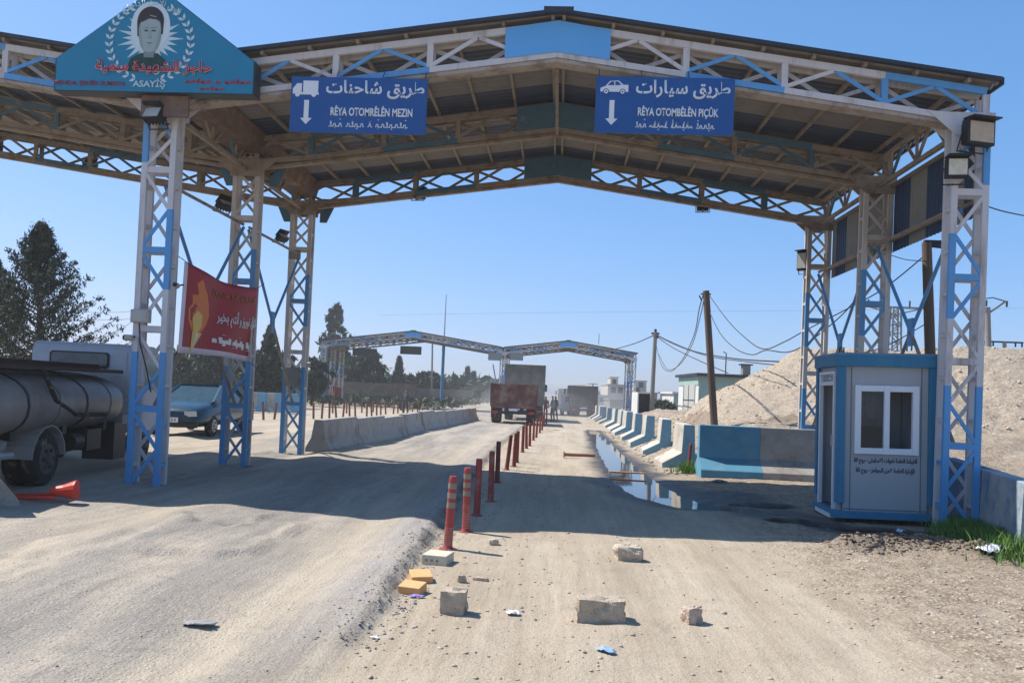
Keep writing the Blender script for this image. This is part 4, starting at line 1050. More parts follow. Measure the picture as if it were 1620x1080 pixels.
rk3 = mat('pink_rock', (.48, .37, .29), .95, .25, 16, (.26, .17, .12), .35, 12, bump=.7, bscale=60)
rock('concrete_block', 950, 984, .34, .18, .185, rk2, 'large oblong broken concrete block in the right lane foreground', 'concrete block', .05, .8, 3)
rock('concrete_block', 716, 972, .18, .15, .19, rk2, 'upright square concrete block beside the yellow blocks', 'concrete block', -.1, .85, 5)
rock('rock', 994, 887, .25, .2, .165, rk, 'pitted pale rock alone in the car lane, farthest of the big ones', 'rock', .1, .6, 8)
rock('rock', 1096, 987, .125, .11, .135, rk3, 'small rounded reddish rock right of the oblong block', 'rock', .4, .6, 12)
rock('rock', 780, 862, .10, .09, .07, rk, 'fist sized stone right of the second bollard', 'rock', .2, .5, 14)
rock('rock', 730, 921, .07, .05, .07, rk2, 'small dark stone standing above the square concrete block', 'rock', .2, .7, 17)
rock('rock', 760, 918, .13, .05, .03, rk3, 'flat reddish shard of stone right of the small dark stone', 'rock', -.2, .5, 19)
cr = mat('cream_block', (.55, .50, .38), .9, .1, 10, (.5, .34, .2), .25, 10, bump=.4)
ylw = mat('yellow_block', (.66, .36, .15), .75, .08, 10, (.6, .42, .22), .25, 8)
def brick(px, py, sx, sy, sz, m_, rz, label, rx=0, holes=True):
    p = GG(px, py); r = empty('brick', (p.x, p.y+sy*.4, p.z+sz*.42), rz, label, 'brick')
    r.rotation_euler = (rx, 0, rz); mb = MB(); mb.box((0, 0, 0), (sx, sy, sz), m_); mb.build('block', r, bevel=.006)
    if holes:
        hb = MB()
        for k in range(3): hb.tube([((k-1)*sx*.22-.02, -sy/2-.002, 0), ((k-1)*sx*.22-.02, -sy/2+.02, 0)], .014, mat('brick_recess', (.3, .2, .13), .9, .1), 8)
        hb.build('recess', r)
    return r
brick(690, 893, .24, .26, .10, cr, -.15, 'cream perforated brick at the foot of the nearest bollard')
brick(663, 921, .18, .17, .075, ylw, .35, 'orange-yellow block, the rear one of two on the asphalt edge', .18, False)
brick(650, 940, .19, .15, .08, ylw, -.25, 'orange-yellow block, the front one of two on the asphalt edge', .15, False)
def scrap(px, py, sx, sy, m_, label, cat, name, seed=0, lift=.03, group=None):
    p = GG(px, py); rr = np.random.default_rng(seed); N = 8; V = []; 
    for j in range(N+1):
        for i in range(N+1):
            u, v = i/N-.5, j/N-.5
            V.append((u*sx+.08*sx*(rr.random()-.5), v*sy+.1*sy*(rr.random()-.5), .006+lift*rr.random()*(1-abs(u))))
    Fq_ = [(j*(N+1)+i, j*(N+1)+i+1, (j+1)*(N+1)+i+1, (j+1)*(N+1)+i) for j in range(N) for i in range(N) if not ((i in (0, N-1)) and (j in (0, N-1)))]
    o = npmesh(name, V, Fq_, [m_]); o.location = (p.x, p.y, gz(p.x, p.y)+.004); o.rotation_euler = (0, 0, rr.random()*1.2-.6)
    md = o.modifiers.new('t', 'SOLIDIFY'); md.thickness = .003
    return tag(o, label, cat, group)
pw = mat('pale_plastic', (.62, .64, .70), .5, .1); pv = mat('violet_plastic', (.25, .20, .50), .5, .3, 30); gp = mat('grey_plastic', (.20, .20, .20), .7, .2); bp_ = mat('blue_plastic', (.25, .38, .60), .5, .3, 20)
scrap(316, 989, .2, .09, mat('grey_bag', (.30, .29, .28), .7, .2), 'crumpled grey plastic bag flat on the asphalt', 'litter', 'plastic_scrap', 1)
scrap(660, 945, .11, .05, pv, 'violet and white wrapper under the front yellow block', 'litter', 'wrapper', 2, .02)
scrap(812, 972, .10, .07, pw, 'white torn wrapper on the dirt right of the square block', 'litter', 'wrapper', 3, .03)
scrap(958, 1031, .13, .07, bp_, 'pale blue scrap of plastic in the foreground below the oblong block', 'litter', 'plastic_scrap', 4, .02)
scrap(1570, 873, .36, .2, pw, 'white plastic bag lying in front of the grass', 'litter', 'plastic_bag', 5, .1)
scrap(593, 1010, .06, .03, pw, 'tiny white paper scrap by the asphalt edge', 'litter', 'paper_scrap', 6, .01)
scrap(1138, 763, .32, .2, gp, 'dark flat scrap on the mud before the low wall', 'litter', 'plastic_scrap', 7, .06)
scrap(1425, 842, .12, .08, pw, 'white scrap on the dark mud under the kiosk window', 'litter', 'plastic_scrap', 8, .05)
# orange plank lying across the puddle
p = GG(992, 757); mb = MB(); mb.box((0, 0, .02), (.78, .09, .03), mat('orange_plank', (.62, .25, .10), .7, .15)); o = mb.build('plank', loc=(p.x, p.y, max(p.z, 0)+.01), bevel=.004); o.rotation_euler = (0, 0, -.02); tag(o, 'orange painted plank lying across the long puddle', 'plank')
# loose pebbles (uncountable)
def pebbles(name, n, region, smin, smax, m_, seed):
    rr = np.random.default_rng(seed); ico = bmesh.new(); bmesh.ops.create_icosphere(ico, subdivisions=1, radius=1)
    base = np.array([v.co[:] for v in ico.verts]); fc = np.array([[v.index for v in f.verts] for f in ico.faces]); ico.free()
    P = region(rr, n); n = len(P); s = smin+(smax-smin)*rr.random(n)**3.5
    Vj = base[None]*(1+.8*(rr.random((n, len(base), 1))-.5)); sc = s[:, None, None]*(np.array([1, 1, .6])*(.55+.9*rr.random((n, 1, 3))))
    V = Vj*sc; z = ground_h(P[:, 0], P[:, 1]); V += np.stack([P[:, 0], P[:, 1], z+s*.25], 1)[:, None, :]
    Fq_ = fc[None]+(np.arange(n)*len(base))[:, None, None]
    o = npmesh(name, V.reshape(-1, 3), Fq_.reshape(-1, 3), [m_]); return tag(o, kind='stuff')
def reg_center(rr, n):
    y = 3.9+ (18-3.9)*rr.random(n)**1.6; x = -1.5+4.4*rr.random(n)**1.0
    xe_ = np.interp(y, ey, ex); k = x > xe_+.1
    d = np.exp(-((x+.6)/1.1)**2)+.25; k &= rr.random(n) < d
    return np.stack([x, y], 1)[k]
def reg_left(rr, n): y = 4.2+14*rr.random(n)**1.5; x = -8+7*rr.random(n); xe_ = np.interp(y, ey, ex); k = x < xe_; return np.stack([x, y], 1)[k]
def reg_right(rr, n):
    y = 4.2+9*rr.random(n)**1.3; x = 1.8+5.5*rr.random(n); d, _ = seg_dist(x, y, BERM); k = (rr.random(n) < sst(1.8, 3.4, x)); k &= ~(y > 10.1); return np.stack([x, y], 1)[k]
def reg_bank(rr, n): y = 17.5+22*rr.random(n); x = 2.3+3*rr.random(n); return np.stack([x, y], 1)
def reg_edge(rr, n):
    y = 4.9+9*rr.random(n); xe_ = np.interp(y, ey, ex); x = xe_+.05+.12*rr.standard_normal(n); return np.stack([x, y], 1)
stone = mat('pebble_stone', (.42, .345, .26), .95, .3, 9); stoned = mat('dark_pebble', (.22, .18, .14), .95, .3, 9)
pebbles('loose_pebbles', 3600, reg_center, .003, .017, stone, 1)
pebbles('loose_pebbles', 500, reg_center, .004, .02, stoned, 2)
pebbles('loose_gravel', 900, reg_left, .003, .009, stone, 3)
pebbles('loose_gravel', 8000, reg_right, .004, .017, mat('gravel_stone', (.42, .345, .265), .95, .3, 9), 4)
pebbles('loose_gravel', 2500, reg_bank, .01, .06, stone, 5)
pebbles('asphalt_crumbs', 3200, reg_edge, .003, .014, mat('asphalt_crumb', (.27, .245, .22), .95, .35, 12), 6)
def reg_berm(rr, n):
    t = rr.random(n)*(len(BERM)-1); i = t.astype(int); f = t-i; B_ = np.array(BERM); P = B_[i]*(1-f[:, None])+B_[np.minimum(i+1, len(BERM)-1)]*f[:, None]
    return P[:, :2]+rr.standard_normal((n, 2))*.17
pebbles('mud_clods', 2200, reg_berm, .006, .034, mat('mud_clod', (.21, .15, .105), .95, .25, 12), 7)

# grass tufts
def grass(name, pts, n, hmin, hmax, spread, seed):
    rr = np.random.default_rng(seed); P = []
    for (px, py, r_) in pts:
        c = GG(px, py); m_ = int(n*r_); q = rr.standard_normal((m_, 2))*np.array([spread, spread*.6])*r_; P.append(q+np.array([c.x, c.y]))
    P = np.concatenate(P); n = len(P); z = ground_h(P[:, 0], P[:, 1]); h = hmin+(hmax-hmin)*rr.random(n); a = rr.random(n)*2*pi; wd = .004+.004*rr.random(n)
    lean = rr.standard_normal((n, 2))*.35*h[:, None]
    b0 = np.stack([P[:, 0]-np.cos(a)*wd, P[:, 1]-np.sin(a)*wd, z-.01], 1); b1 = np.stack([P[:, 0]+np.cos(a)*wd, P[:, 1]+np.sin(a)*wd, z-.01], 1)
    m0 = np.stack([P[:, 0]+lean[:, 0]*.4-np.cos(a)*wd*.7, P[:, 1]+lean[:, 1]*.4-np.sin(a)*wd*.7, z+h*.6], 1); m1 = m0+np.stack([np.cos(a)*wd*1.4, np.sin(a)*wd*1.4, 0*a], 1)
    t = np.stack([P[:, 0]+lean[:, 0], P[:, 1]+lean[:, 1], z+h], 1)
    V = np.stack([b0, b1, m1, m0, t], 1).reshape(-1, 3); k = np.arange(n)*5
    Fq_ = np.concatenate([np.stack([k, k+1, k+2, k], 1)[:, :3], np.stack([k, k+2, k+3], 1), np.stack([k+3, k+2, k+4], 1)])
    o = npmesh(name, V, Fq_, [mat('grass_blade', (.10, .19, .03), .6, .35, 14)]); return tag(o, kind='stuff')
grass('grass', [(1530, 850, .7), (1560, 845, 1), (1600, 848, 1.1), (1630, 862, 1.2), (1570, 860, .8), (1610, 870, .8), (1650, 880, 1), (1548, 838, .9), (1515, 846, .5), (1620, 845, 1.2)], 1500, .06, .24, .26, 3)
grass('grass', [(1088, 748, 1), (1096, 744, .8)], 350, .08, .3, .16, 4)
grass('grass', [(1272, 752, 1)], 500, .1, .4, .25, 5)

# ------------------------------------------------------------------ heap of gravel
hx = np.linspace(-10, 30, 460); hy = np.linspace(-9, 12, 230); HX, HY = np.meshgrid(hx, hy)
def heap(cx, cy, H, r1, r2): 
    d = np.hypot((HX-cx)/r1, (HY-cy)/r2); return H*np.clip(1-d, 0, None)**.9*(1)
hp = CW(11.0, 27.5)
RIDGE = [(-.2, 3.0, 1), (1.5, 2.0, 1), (6, 1.0, 1), (11, .5, 1), (22, .5, 1)]; WXH, WYH = hp.x+HX, hp.y+HY
dd, _ = seg_dist(HX, HY, RIDGE); hr = np.interp(HX, [-6, -2, 1.5, 6, 11, 22], [3.4, 3.75, 3.95, 4.15, 4.45, 4.4])+.25*fbm(HX*.3, HX*0+1, 3)
HZ = hr*np.clip(1-dd/7.2, 0, None)**.92*sst(3.6, 6.0, WXH)
HZ = HZ+(-.55*np.abs(fbm(HX*.55+.2*HY, HY*.18, 3))+.22*fbm(HX*.5, HY*.5, 4)+.16*fbm(HX*2.3, HY*2.3, 4)+.12*fbm(HX*9, HY*9, 2))*np.clip(HZ*2, 0, 1)-.15
hm = mat('heap_gravel', (.46, .37, .27), .95, .42, 14, (.33, .245, .175), .42, 5, bump=1.0, bscale=9)
nt_ = hm.node_tree; bpn = [n_ for n_ in nt_.nodes if n_.bl_idname == 'ShaderNodeBump'][0]; bpn.inputs['Distance'].default_value = .10
n3_ = bpn.inputs['Height'].links[0].from_node; n3_.inputs['Scale'].default_value = 5; n3_.inputs['Detail'].default_value = 10; n3_.inputs['Roughness'].default_value = .82
i2 = np.arange(HX.size).reshape(HX.shape); Fh = np.stack([i2[:-1, :-1], i2[:-1, 1:], i2[1:, 1:], i2[1:, :-1]], -1).reshape(-1, 4)
VH = np.stack([HX.ravel(), HY.ravel(), HZ.ravel()], 1)
gz_h = ground_h(hp.x+VH[:, 0], hp.y+VH[:, 1]); VH[:, 2] = np.maximum(VH[:, 2], gz_h-.12)
soil = mat('heap_soil', (.24, .18, .125), .95, .3, 3, (.14, .105, .08), .4, 1.2, bump=1.0, bscale=9)
cz = VH[:, 2].reshape(HX.shape); cz = (cz[:-1, :-1]+cz[1:, 1:])/2; wy_ = (WYH[:-1, :-1]); wx_ = (WXH[:-1, :-1])
o = npmesh('gravel_heap', VH, Fh, [hm, soil], smooth=False, midx=((cz < 1.05+1.6*fbm(wx_*.8, wy_*.8, 4)) & (wx_ < 9.5)).astype(int).ravel()); o.location = (hp.x, hp.y, 0); tag(o, kind='structure')

# loose stones lying on the heap
rr = np.random.default_rng(77); ico = bmesh.new(); bmesh.ops.create_icosphere(ico, subdivisions=1, radius=1); base = np.array([v.co[:] for v in ico.verts]); fc = np.array([[v.index for v in f.verts] for f in ico.faces]); ico.free()
ok = np.where(VH[:, 2] > .5)[0]; n_ = 9000; P = VH[rr.choice(ok, n_)]+np.array([hp.x, hp.y, 0])+rr.standard_normal((n_, 3))*np.array([.05, .05, 0]); s_ = .014+.05*rr.random(n_)**4
V = base[None]*(1+.7*(rr.random((n_, len(base), 1))-.5))*s_[:, None, None]+P[:, None, :]
tag(npmesh('heap_stones', V.reshape(-1, 3), (fc[None]+(np.arange(n_)*len(base))[:, None, None]).reshape(-1, 3), [mat('heap_stone', (.48, .40, .31), .95, .4, 6)]), kind='stuff')
# ------------------------------------------------------------------ trees
leafm = [mat('foliage_dark', (.028, .042, .022), .8, .3, 3), mat('foliage_mid', (.05, .068, .032), .8, .3, 3), mat('foliage_olive', (.075, .085, .05), .8, .3, 3)]
def tree(px, top, base, dist, wpx, kind, label, seed, mi=0, nl=3000, cat='tree', name='cypress_tree'):
    rr = np.random.default_rng(seed); b0 = D(px, base, dist); t0 = D(px, top, dist); H = t0.z; R_ = wpx/F*dist/2
    r = empty(name, (b0.x, b0.y, 0), 0, label, cat)
    tb = MB(); tb.tube([(0, 0, -.2), (R_*.05, 0, H*.35), (-.0, 0, H*.7), (0, 0, H*.96)], [max(.12, H*.02), H*.014, H*.008, .02], bark, 7)
    def rad(t):
        if kind == 'cone': return R_*np.clip(1.15*(1-t)**.75, .03, 1)*np.clip(t/.12, .35, 1)
        if kind == 'column': return R_*np.clip(np.sin(np.clip(t, 0.02, 1)*pi*.93+.2)**.55, .12, 1)
        if kind == 'loose': return R_*np.clip(1.2*(1-t)**.9, .04, 1)
        return R_*np.sqrt(np.clip(1-(2*t-1)**2, .02, 1))
    lo = {'cone': .12, 'column': .08, 'loose': .12, 'round': .22}[kind]
    nc = {'cone': 220, 'column': 240, 'loose': 120, 'round': 80}[kind]
    t = rr.random(nc)**(1.15 if kind != 'loose' else 1.25); a = rr.random(nc)*2*pi; rho = rad(t)*(.35+.7*rr.random(nc)**.6)*(1+.15*rr.standard_normal(nc))
    C = np.stack([np.cos(a)*rho, np.sin(a)*rho, H*(lo+(1-lo)*t)], 1)
    if kind == 'loose':
        nb = 110; C = []; cs = []
        for b in range(nb):
            tt = (b+rr.random())/nb; L_ = R_*(1.22*(1-tt)**1.15+.03)*(.75+.45*rr.random()); az = b*2.4+rr.random()*.5; z0_ = H*(.10+.88*tt); up_ = .10+.55*tt
            m_ = 9; pts_ = []
            for q_ in range(m_):
                v_ = (q_+.6)/m_; x_ = L_*v_; zz_ = z0_+L_*(up_*v_+.28*v_*v_-.12)
                p_ = (cos(az)*x_, sin(az)*x_, zz_); pts_.append(p_)
                if v_ > .22: C.append(p_); cs.append(R_*.088*(1.25-.75*v_)*(.7+.5*rr.random())*(1.15-.5*tt))
            tb.tube([(0, 0, z0_-L_*.12)]+pts_[2::3], [.035*(1.2-tt)+.008]*1+[.02, .013, .008][:len(pts_[2::3])], bark, 4, cap=False)
        C = np.array(C); cs = np.array(cs); nc = len(C)
    else:
        for c in C[::6]: tb.tube([(0, 0, max(.3, c[2]-.6*math.hypot(c[0], c[1]))), tuple(c)], [.04, .015], bark, 4)
    tb.build('trunk', r)
    if kind != 'loose': cs = {'cone': .2, 'column': .24}.get(kind, .3)*R_*(.6+.6*rr.random(nc))*np.clip(1.2-t*.8, .3, 1)
    k = rr.integers(0, nc, nl); q = rr.standard_normal((nl, 3))*np.array([1, 1, .75])
    P = C[k]+q*cs[k][:, None]*.62
    P[:, 2] = np.clip(P[:, 2], .2, H*1.02)
    s = (.00125 if kind == 'loose' and dist < 60 else .0019)*dist*(.5+rr.random(nl))
    u = rr.standard_normal((nl, 3)); u /= np.linalg.norm(u, axis=1)[:, None]; v = np.cross(u, rr.standard_normal((nl, 3))); v /= np.linalg.norm(v, axis=1)[:, None]
    u[:, 2] += .5
    V = np.stack([P-u*s[:, None]*1.3, P+v*s[:, None]*.6, P+u*s[:, None]*1.6, P-v*s[:, None]*.6], 1).reshape(-1, 3)
    Fq_ = np.arange(nl*4).reshape(-1, 4)
    mid = (rr.random(nc) < .35).astype(int)[k]
    npmesh('crown', V, Fq_, [leafm[mi], leafm[min(mi+1, 2)]], r, midx=mid)
    return r
T = tree
T(52, 350, 640, 27, 265, 'loose', 'tall loose dark conifer above the tanker cab', 1, 0, 34000, name='conifer_tree')
T(-20, 405, 640, 30, 190, 'loose', 'dark conifer cut by the left edge behind the tanker', 2, 0, 22000, name='conifer_tree')
T(165, 560, 650, 60, 90, 'round', 'low dark tree behind the white tanker cab', 21, 1, 3000, name='broadleaf_tree')
T(305, 548, 655, 58, 95, 'round', 'dark round tree seen below the red banner, left one', 3, 0, 5000, name='broadleaf_tree')
T(355, 540, 655, 60, 90, 'round', 'dark round tree behind the middle left column', 4, 0, 5000, name='broadleaf_tree')
T(385, 545, 655, 55, 60, 'cone', 'dark conical tree just right of the red banner', 24, 0, 3500)
T(421, 517, 655, 56, 48, 'cone', 'slim pointed conifer between the middle and rear left columns', 5, 0, 6000)
T(446, 560, 655, 58, 50, 'round', 'round dark tree behind the rear left column', 25, 0, 3500, name='broadleaf_tree')
T(492, 568, 655, 66, 50, 'round', 'dark bushy tree behind the left legs of the far canopy', 6, 0, 3500, name='broadleaf_tree')
T(524, 482, 655, 100, 40, 'column', 'tall columnar cypress rising above the far canopy', 7, 0, 6000)
T(545, 560, 655, 98, 55, 'round', 'dark tree under the left end of the far canopy', 8, 0, 4000, name='broadleaf_tree')
T(582, 556, 655, 96, 58, 'round', 'broad dark tree behind the two dark hanging panels', 9, 0, 5000, name='broadleaf_tree')
T(628, 566, 650, 105, 20, 'cone', 'narrow pointed cypress right of the broad dark trees', 10, 0, 3500)
T(612, 600, 650, 110, 34, 'round', 'low tree left of the narrow pointed cypress', 26, 1, 2500, name='broadleaf_tree')
T(647, 594, 650, 110, 26, 'cone', 'small conifer right of the narrow pointed cypress', 11, 1, 2500)
T(676, 590, 650, 112, 38, 'round', 'rounded dark tree left of the blue flagpole', 12, 0, 3500, name='broadleaf_tree')
T(694, 600, 650, 120, 22, 'round', 'low tree right behind the blue flagpole', 27, 1, 2000, name='broadleaf_tree')
T(717, 596, 645, 150, 12, 'cone', 'thin cypress spire right of the blue flagpole', 13, 0, 2500)
T(737, 582, 645, 170, 22, 'loose', 'thin airy pine, the left one before the far trucks', 14, 0, 2500, name='conifer_tree')
T(747, 590, 645, 172, 20, 'loose', 'thin airy pine, the right one before the far trucks', 15, 0, 2500, name='conifer_tree')
T(764, 603, 645, 190, 16, 'cone', 'small conifer in the haze left of the red trailer', 16, 1, 1500)
T(777, 602, 645, 190, 16, 'loose', 'faint conifer at the edge of the grey truck', 17, 1, 1500, name='conifer_tree')
T(1046, 636, 668, 62, 42, 'round', 'olive grey bush right of the container', 18, 2, 3500, 'bush', 'bush')
T(945, 622, 640, 200, 10, 'cone', 'tiny far conifer left of the pale buildings', 19, 1, 800)
# distant woodland and scrub as a mass
rr = np.random.default_rng(5); nl = 26000
xx = rr.uniform(-190, -8, nl); yy = rr.uniform(150, 210, nl); base_h = 2.4+1.6*np.clip(fbm(xx*.06, yy*0+1, 4)+.3, 0, 1)*2; zz = base_h*rr.random(nl)**.7
P = np.stack([xx, yy, zz], 1); s = .35+.5*rr.random(nl); u = rr.standard_normal((nl, 3)); v = rr.standard_normal((nl, 3))
V = np.stack([P-u*s[:, None], P+v*s[:, None]*.6, P+u*s[:, None], P-v*s[:, None]*.6], 1).reshape(-1, 3)
tag(npmesh('distant_wood', V, np.arange(nl*4).reshape(-1, 4), [leafm[1]]), kind='stuff')
nl = 16000; xx = rr.uniform(-60, -9.5, nl); yy = rr.uniform(60, 120, nl); zz = rr.random(nl)*.5
k = fbm(xx*.15, yy*.15, 3) > -.03; xx, yy, zz = xx[k], yy[k], zz[k]; nl = len(xx)
P = np.stack([xx, yy, zz], 1); s = .10+.14*rr.random(nl); u = rr.standard_normal((nl, 3)); v = rr.standard_normal((nl, 3))
V = np.stack([P-u*s[:, None], P+v*s[:, None]*.6, P+u*s[:, None], P-v*s[:, None]*.6], 1).reshape(-1, 3)
tag(npmesh('scrub', V, np.arange(nl*4).reshape(-1, 4), [leafm[2]]), kind='stuff')
# brown boundary wall behind the trees' feet
mb = MB(); bw_ = mat('mud_brick_wall', (.16, .12, .09), .95, .15, 2, (.24, .19, .14), .35, 1, bump=.4)
mb.box((-46, 88, .7), (60, .3, 2.6), bw_); mb.box((-15.9, 117, .6), (.3, 58, 2.0), bw_)
o = mb.build('boundary_wall'); tag(o, 'long brown mud-brick wall behind the trees at left', 'wall')

# ------------------------------------------------------------------ poles and lines
def pole(pb, pt_, dist, r0_, r1_, m_, label, name='utility_pole', cat='pole', parts=True, bz=None):
    B = D(*pb, dist); T_ = D(*pt_, dist); z0 = bz if bz is not None else gz(B.x, B.y)-.3
    d = T_-B; B2 = B+d*((z0-B.z)/d.z)
    r = empty(name, (B2.x, B2.y, B2.z), 0, label, cat); q = T_-B2
    mb = MB(); mb.tube([(0, 0, 0), tuple(q*.5), tuple(q)], [r0_, (r0_+r1_)/2, r1_], m_, 12); mb.build('shaft', r)
    return r, q, T_
poles = {}
r, q, pA = pole((1129, 655), (1117, 460), 24, .115, .10, wood, 'leaning wooden pole on the soil bank before the gravel heap', bz=.6)
mb = MB(); mb.box(tuple(q-Vector((0, 0, .1))), (.3, .04, .04), dark); mb.tube([tuple(q+Vector((-.2, 0, -.15))), tuple(q+Vector((-.12, 0, -.3)))], .02, dark, 6); mb.build('bracket', r)
r, q, pB = pole((1030, 655), (1037, 525), 50, .15, .12, polecon, 'grey utility pole right of the container with tangled cables')
mb = MB(); mb.box(tuple(q+Vector((0, 0, -.1))), (.5, .1, .12), dark); mb.box(tuple(q+Vector((0.1, 0, -.3))), (.2, .16, .2), dark); mb.tube([tuple(q), tuple(q+Vector((0, 0, .18)))], .08, dark, 6); mb.build('crossarm', r)
r, q, pC = pole((1474, 640), (1466, 384), 15.6, .11, .09, wood, 'dark wooden pole between kiosk roof and canopy cladding')
mb = MB(); mb.tube([tuple(q*.99), tuple(q*.99+Vector((.3, -.1, -.05)))], .03, dark, 6); mb.box(tuple(q*.99+Vector((.15, 0, .05))), (.4, .1, .1), dark); mb.build('bracket', r)
# lattice pylon far right
def pylon(px, top, base, dist, label):
    B = D(px, base, dist); T_ = D(px, top, dist); H = T_.z; r = empty('lattice_pylon', (B.x, B.y, 0), 0, label, 'pylon'); mb = MB(); st = mat('galvanised', (.22, .22, .22), .6, .1)
    w0, w1 = H*.05, H*.03; N = 14
    for sx in (-1, 1):
        for sy in (-1, 1): mb.bar((sx*w0, sy*w0, 0), (sx*w1, sy*w1, H), .12, .12, st)
    for k in range(N):
        a, c = k/N, (k+1)/N; wa, wc = lerp(w0, w1, a), lerp(w0, w1, c)
        for sy in (-1, 1): mb.bar((-wa if k % 2 else wa, sy*wa, a*H), (wc if k % 2 else -wc, sy*wc, c*H), .08, .05, st); mb.bar((-wa, sy*wa, a*H), (wa, sy*wa, a*H), .07, .05, st)
    mb.build('mast', r)
    mb = MB(); W_ = H*.22
    for zz_ in (H,): mb.bar((-W_, 0, zz_), (W_, 0, zz_), .15, .12, st); mb.bar((-W_, 0, zz_), (0, 0, zz_-H*.06), .1, .08, st); mb.bar((W_, 0, zz_), (0, 0, zz_-H*.06), .1, .08, st)
    for xq in (-W_, -W_*.5, W_*.5, W_): mb.tube([(xq, 0, H), (xq, 0, H+.55)], .07, dark, 6)
    mb.build('crossarm', r)
    mb = MB()
    for xq in (W_*.45, W_*.62): mb.tube([(xq*.5, 0, H*.62), (xq, 0, H*.62), (xq, 0, H*.72)], .07, dark, 5)
    mb.box((0, -.2, H*.45), (W_*.5, .3, H*.05), st); mb.build('switchgear', r)
pylon(1412, 486, 640, 62, 'grey lattice power pylon behind the kiosk roof')
# concrete pole with V arms at right
r, q, pD = pole((1565, 600), (1562, 486), 40, .17, .13, polecon, 'concrete pole with V shaped arms above the heap at right', bz=0)
mb = MB(); mb.bar(tuple(q+Vector((-.0, 0, -.35))), tuple(q+Vector((-.5, 0, .35))), .09, .09, polecon); mb.bar(tuple(q+Vector((0, 0, -.35))), tuple(q+Vector((.9, 0, .35))), .09, .09, polecon)
mb.tube([tuple(q+Vector((-.5, 0, .35))), tuple(q+Vector((.25, 0, .5))), tuple(q+Vector((1.0, 0, .3)))], .03, dark, 5)
for xq in (-.05, .95): mb.tube([tuple(q+Vector((xq, 0, .35))), tuple(q+Vector((xq, 0, .05)))], .05, dark, 6)
mb.build('crossarm', r)
r, q, pE = pole((1590, 600), (1589, 541), 44, .12, .1, polecon, 'short pole with flat crossarm at the right edge behind the heap', bz=0)
mb = MB(); mb.bar(tuple(q+Vector((-1.2, 0, 0))), tuple(q+Vector((1.0, 0, 0))), .09, .09, dark)
for xq in (-1.1, -.6, .6, .95): mb.tube([tuple(q+Vector((xq, 0, 0))), tuple(q+Vector((xq, 0, -.25)))], .05, dark, 6)
mb.build('crossarm', r)
# flagpole
B = D(697.5, 646, 80); r = empty('flagpole', (B.x, B.y, 0), 0, 'tall thin flagpole, blue below and grey above, left of the far trucks', 'flagpole')
fb_ = mat('flag_pole_blue', (.09, .30, .5), .5, .08); mb = MB(); mb.tube([(0, 0, 0), (0, 0, 6.3)], .16, fb_, 10); mb.build('lower_tube', r); mb = MB(); mb.tube([(0, 0, 6.3), (.02, 0, 11.2)], [.08, .04], mat('pole_grey', (.4, .42, .44), .5, .05), 8); mb.build('upper_tube', r)
r, q, _ = pole((683, 620), (684, 544), 95, .12, .1, polecon, 'thin lattice mast behind the rounded tree left of the flagpole', 'mast', bz=0)
r, q, _ = pole((937, 655), (938, 607), 110, .14, .12, polecon, 'small far pole with crossarm right of the dark truck', bz=0)
mb = MB(); mb.bar(tuple(q+Vector((-.7, 0, 0))), tuple(q+Vector((.7, 0, 0))), .12, .12, polecon); mb.build('crossarm', r)
r, q, _ = pole((946, 560), (948, 528), 76, .035, .03, polecon, 'short aerial rod on the roof of the far canopy', 'aerial', 'aerial', bz=6.6)
r, q, _ = pole((784, 600), (780, 576), 74, .07, .05, concb, 'small crooked pole beside the far centre column', bz=0)
def cable(pts, r_, m_, label, name='cable'):
    P_ = [D(*p) for p in pts]; n = 8; out = []
    # catmull-rom
    Q = [P_[0]]+P_+[P_[-1]]
    for i in range(1, len(Q)-2):
        for k in range(n):
            t = k/n; a, b_, c, d = Q[i-1], Q[i], Q[i+1], Q[i+2]
            out.append(.5*((2*b_)+(-a+c)*t+(2*a-5*b_+4*c-d)*t*t+(-a+3*b_-3*c+d)*t**3))
    out.append(Q[-2]); o_ = out[0]; mb = MB(); mb.tube([p-o_ for p in out], r_, m_, 5); ob = mb.build(name, loc=o_); tag(ob, label, 'cable')
cable([(1037, 529, 50), (1010, 541, 58), (985, 549, 66), (960, 555, 73)], .035, cablem, 'black cable from the grey pole down to the far canopy')
cable([(1040, 530, 50), (1060, 540, 46), (1100, 556, 40), (1160, 567, 33), (1232, 572, 28)], .028, cablem, 'upper black cable from the grey pole running right over the heap')
cable([(1040, 531, 50), (1070, 546, 44), (1120, 563, 36), (1180, 572, 30), (1225, 577, 28)], .02, cablem, 'second black cable just below the upper one over the heap')
cable([(1039, 532, 50), (1065, 550, 48), (1110, 572, 45), (1152, 590, 42)], .026, cablem, 'black cable sagging from grey pole to shed roof')
cable([(1113, 465, 24), (1106, 490, 27), (1098, 530, 32), (1080, 568, 38), (1062, 587, 43), (1048, 580, 47), (1040, 555, 49), (1037, 532, 50)], .018, cablem, 'looped cable hanging between leaning pole and grey pole')
cable([(1114, 472, 24), (1108, 500, 28), (1095, 545, 34), (1076, 576, 40), (1056, 584, 45), (1042, 560, 49)], .016, cablem, 'inner looped cable hanging between leaning pole and grey pole')
cable([(1120, 464, 24), (1150, 505, 22.5), (1180, 535, 21), (1208, 552, 19.5), (1240, 541, 18.6), (1275, 522, 18), (1345, 486, 17.4), (1400, 455, 16), (1468, 400, 15.6)], .013, cablem, 'upper wire from the leaning pole to the dark pole by the kiosk')
cable([(1121, 490, 24), (1140, 528, 23), (1165, 552, 22), (1190, 561, 21), (1212, 554, 19.5), (1245, 557, 18.6), (1275, 544, 18), (1330, 500, 17), (1362, 462, 16)], .013, cablem, 'lower wire from the leaning pole sagging toward the canopy')
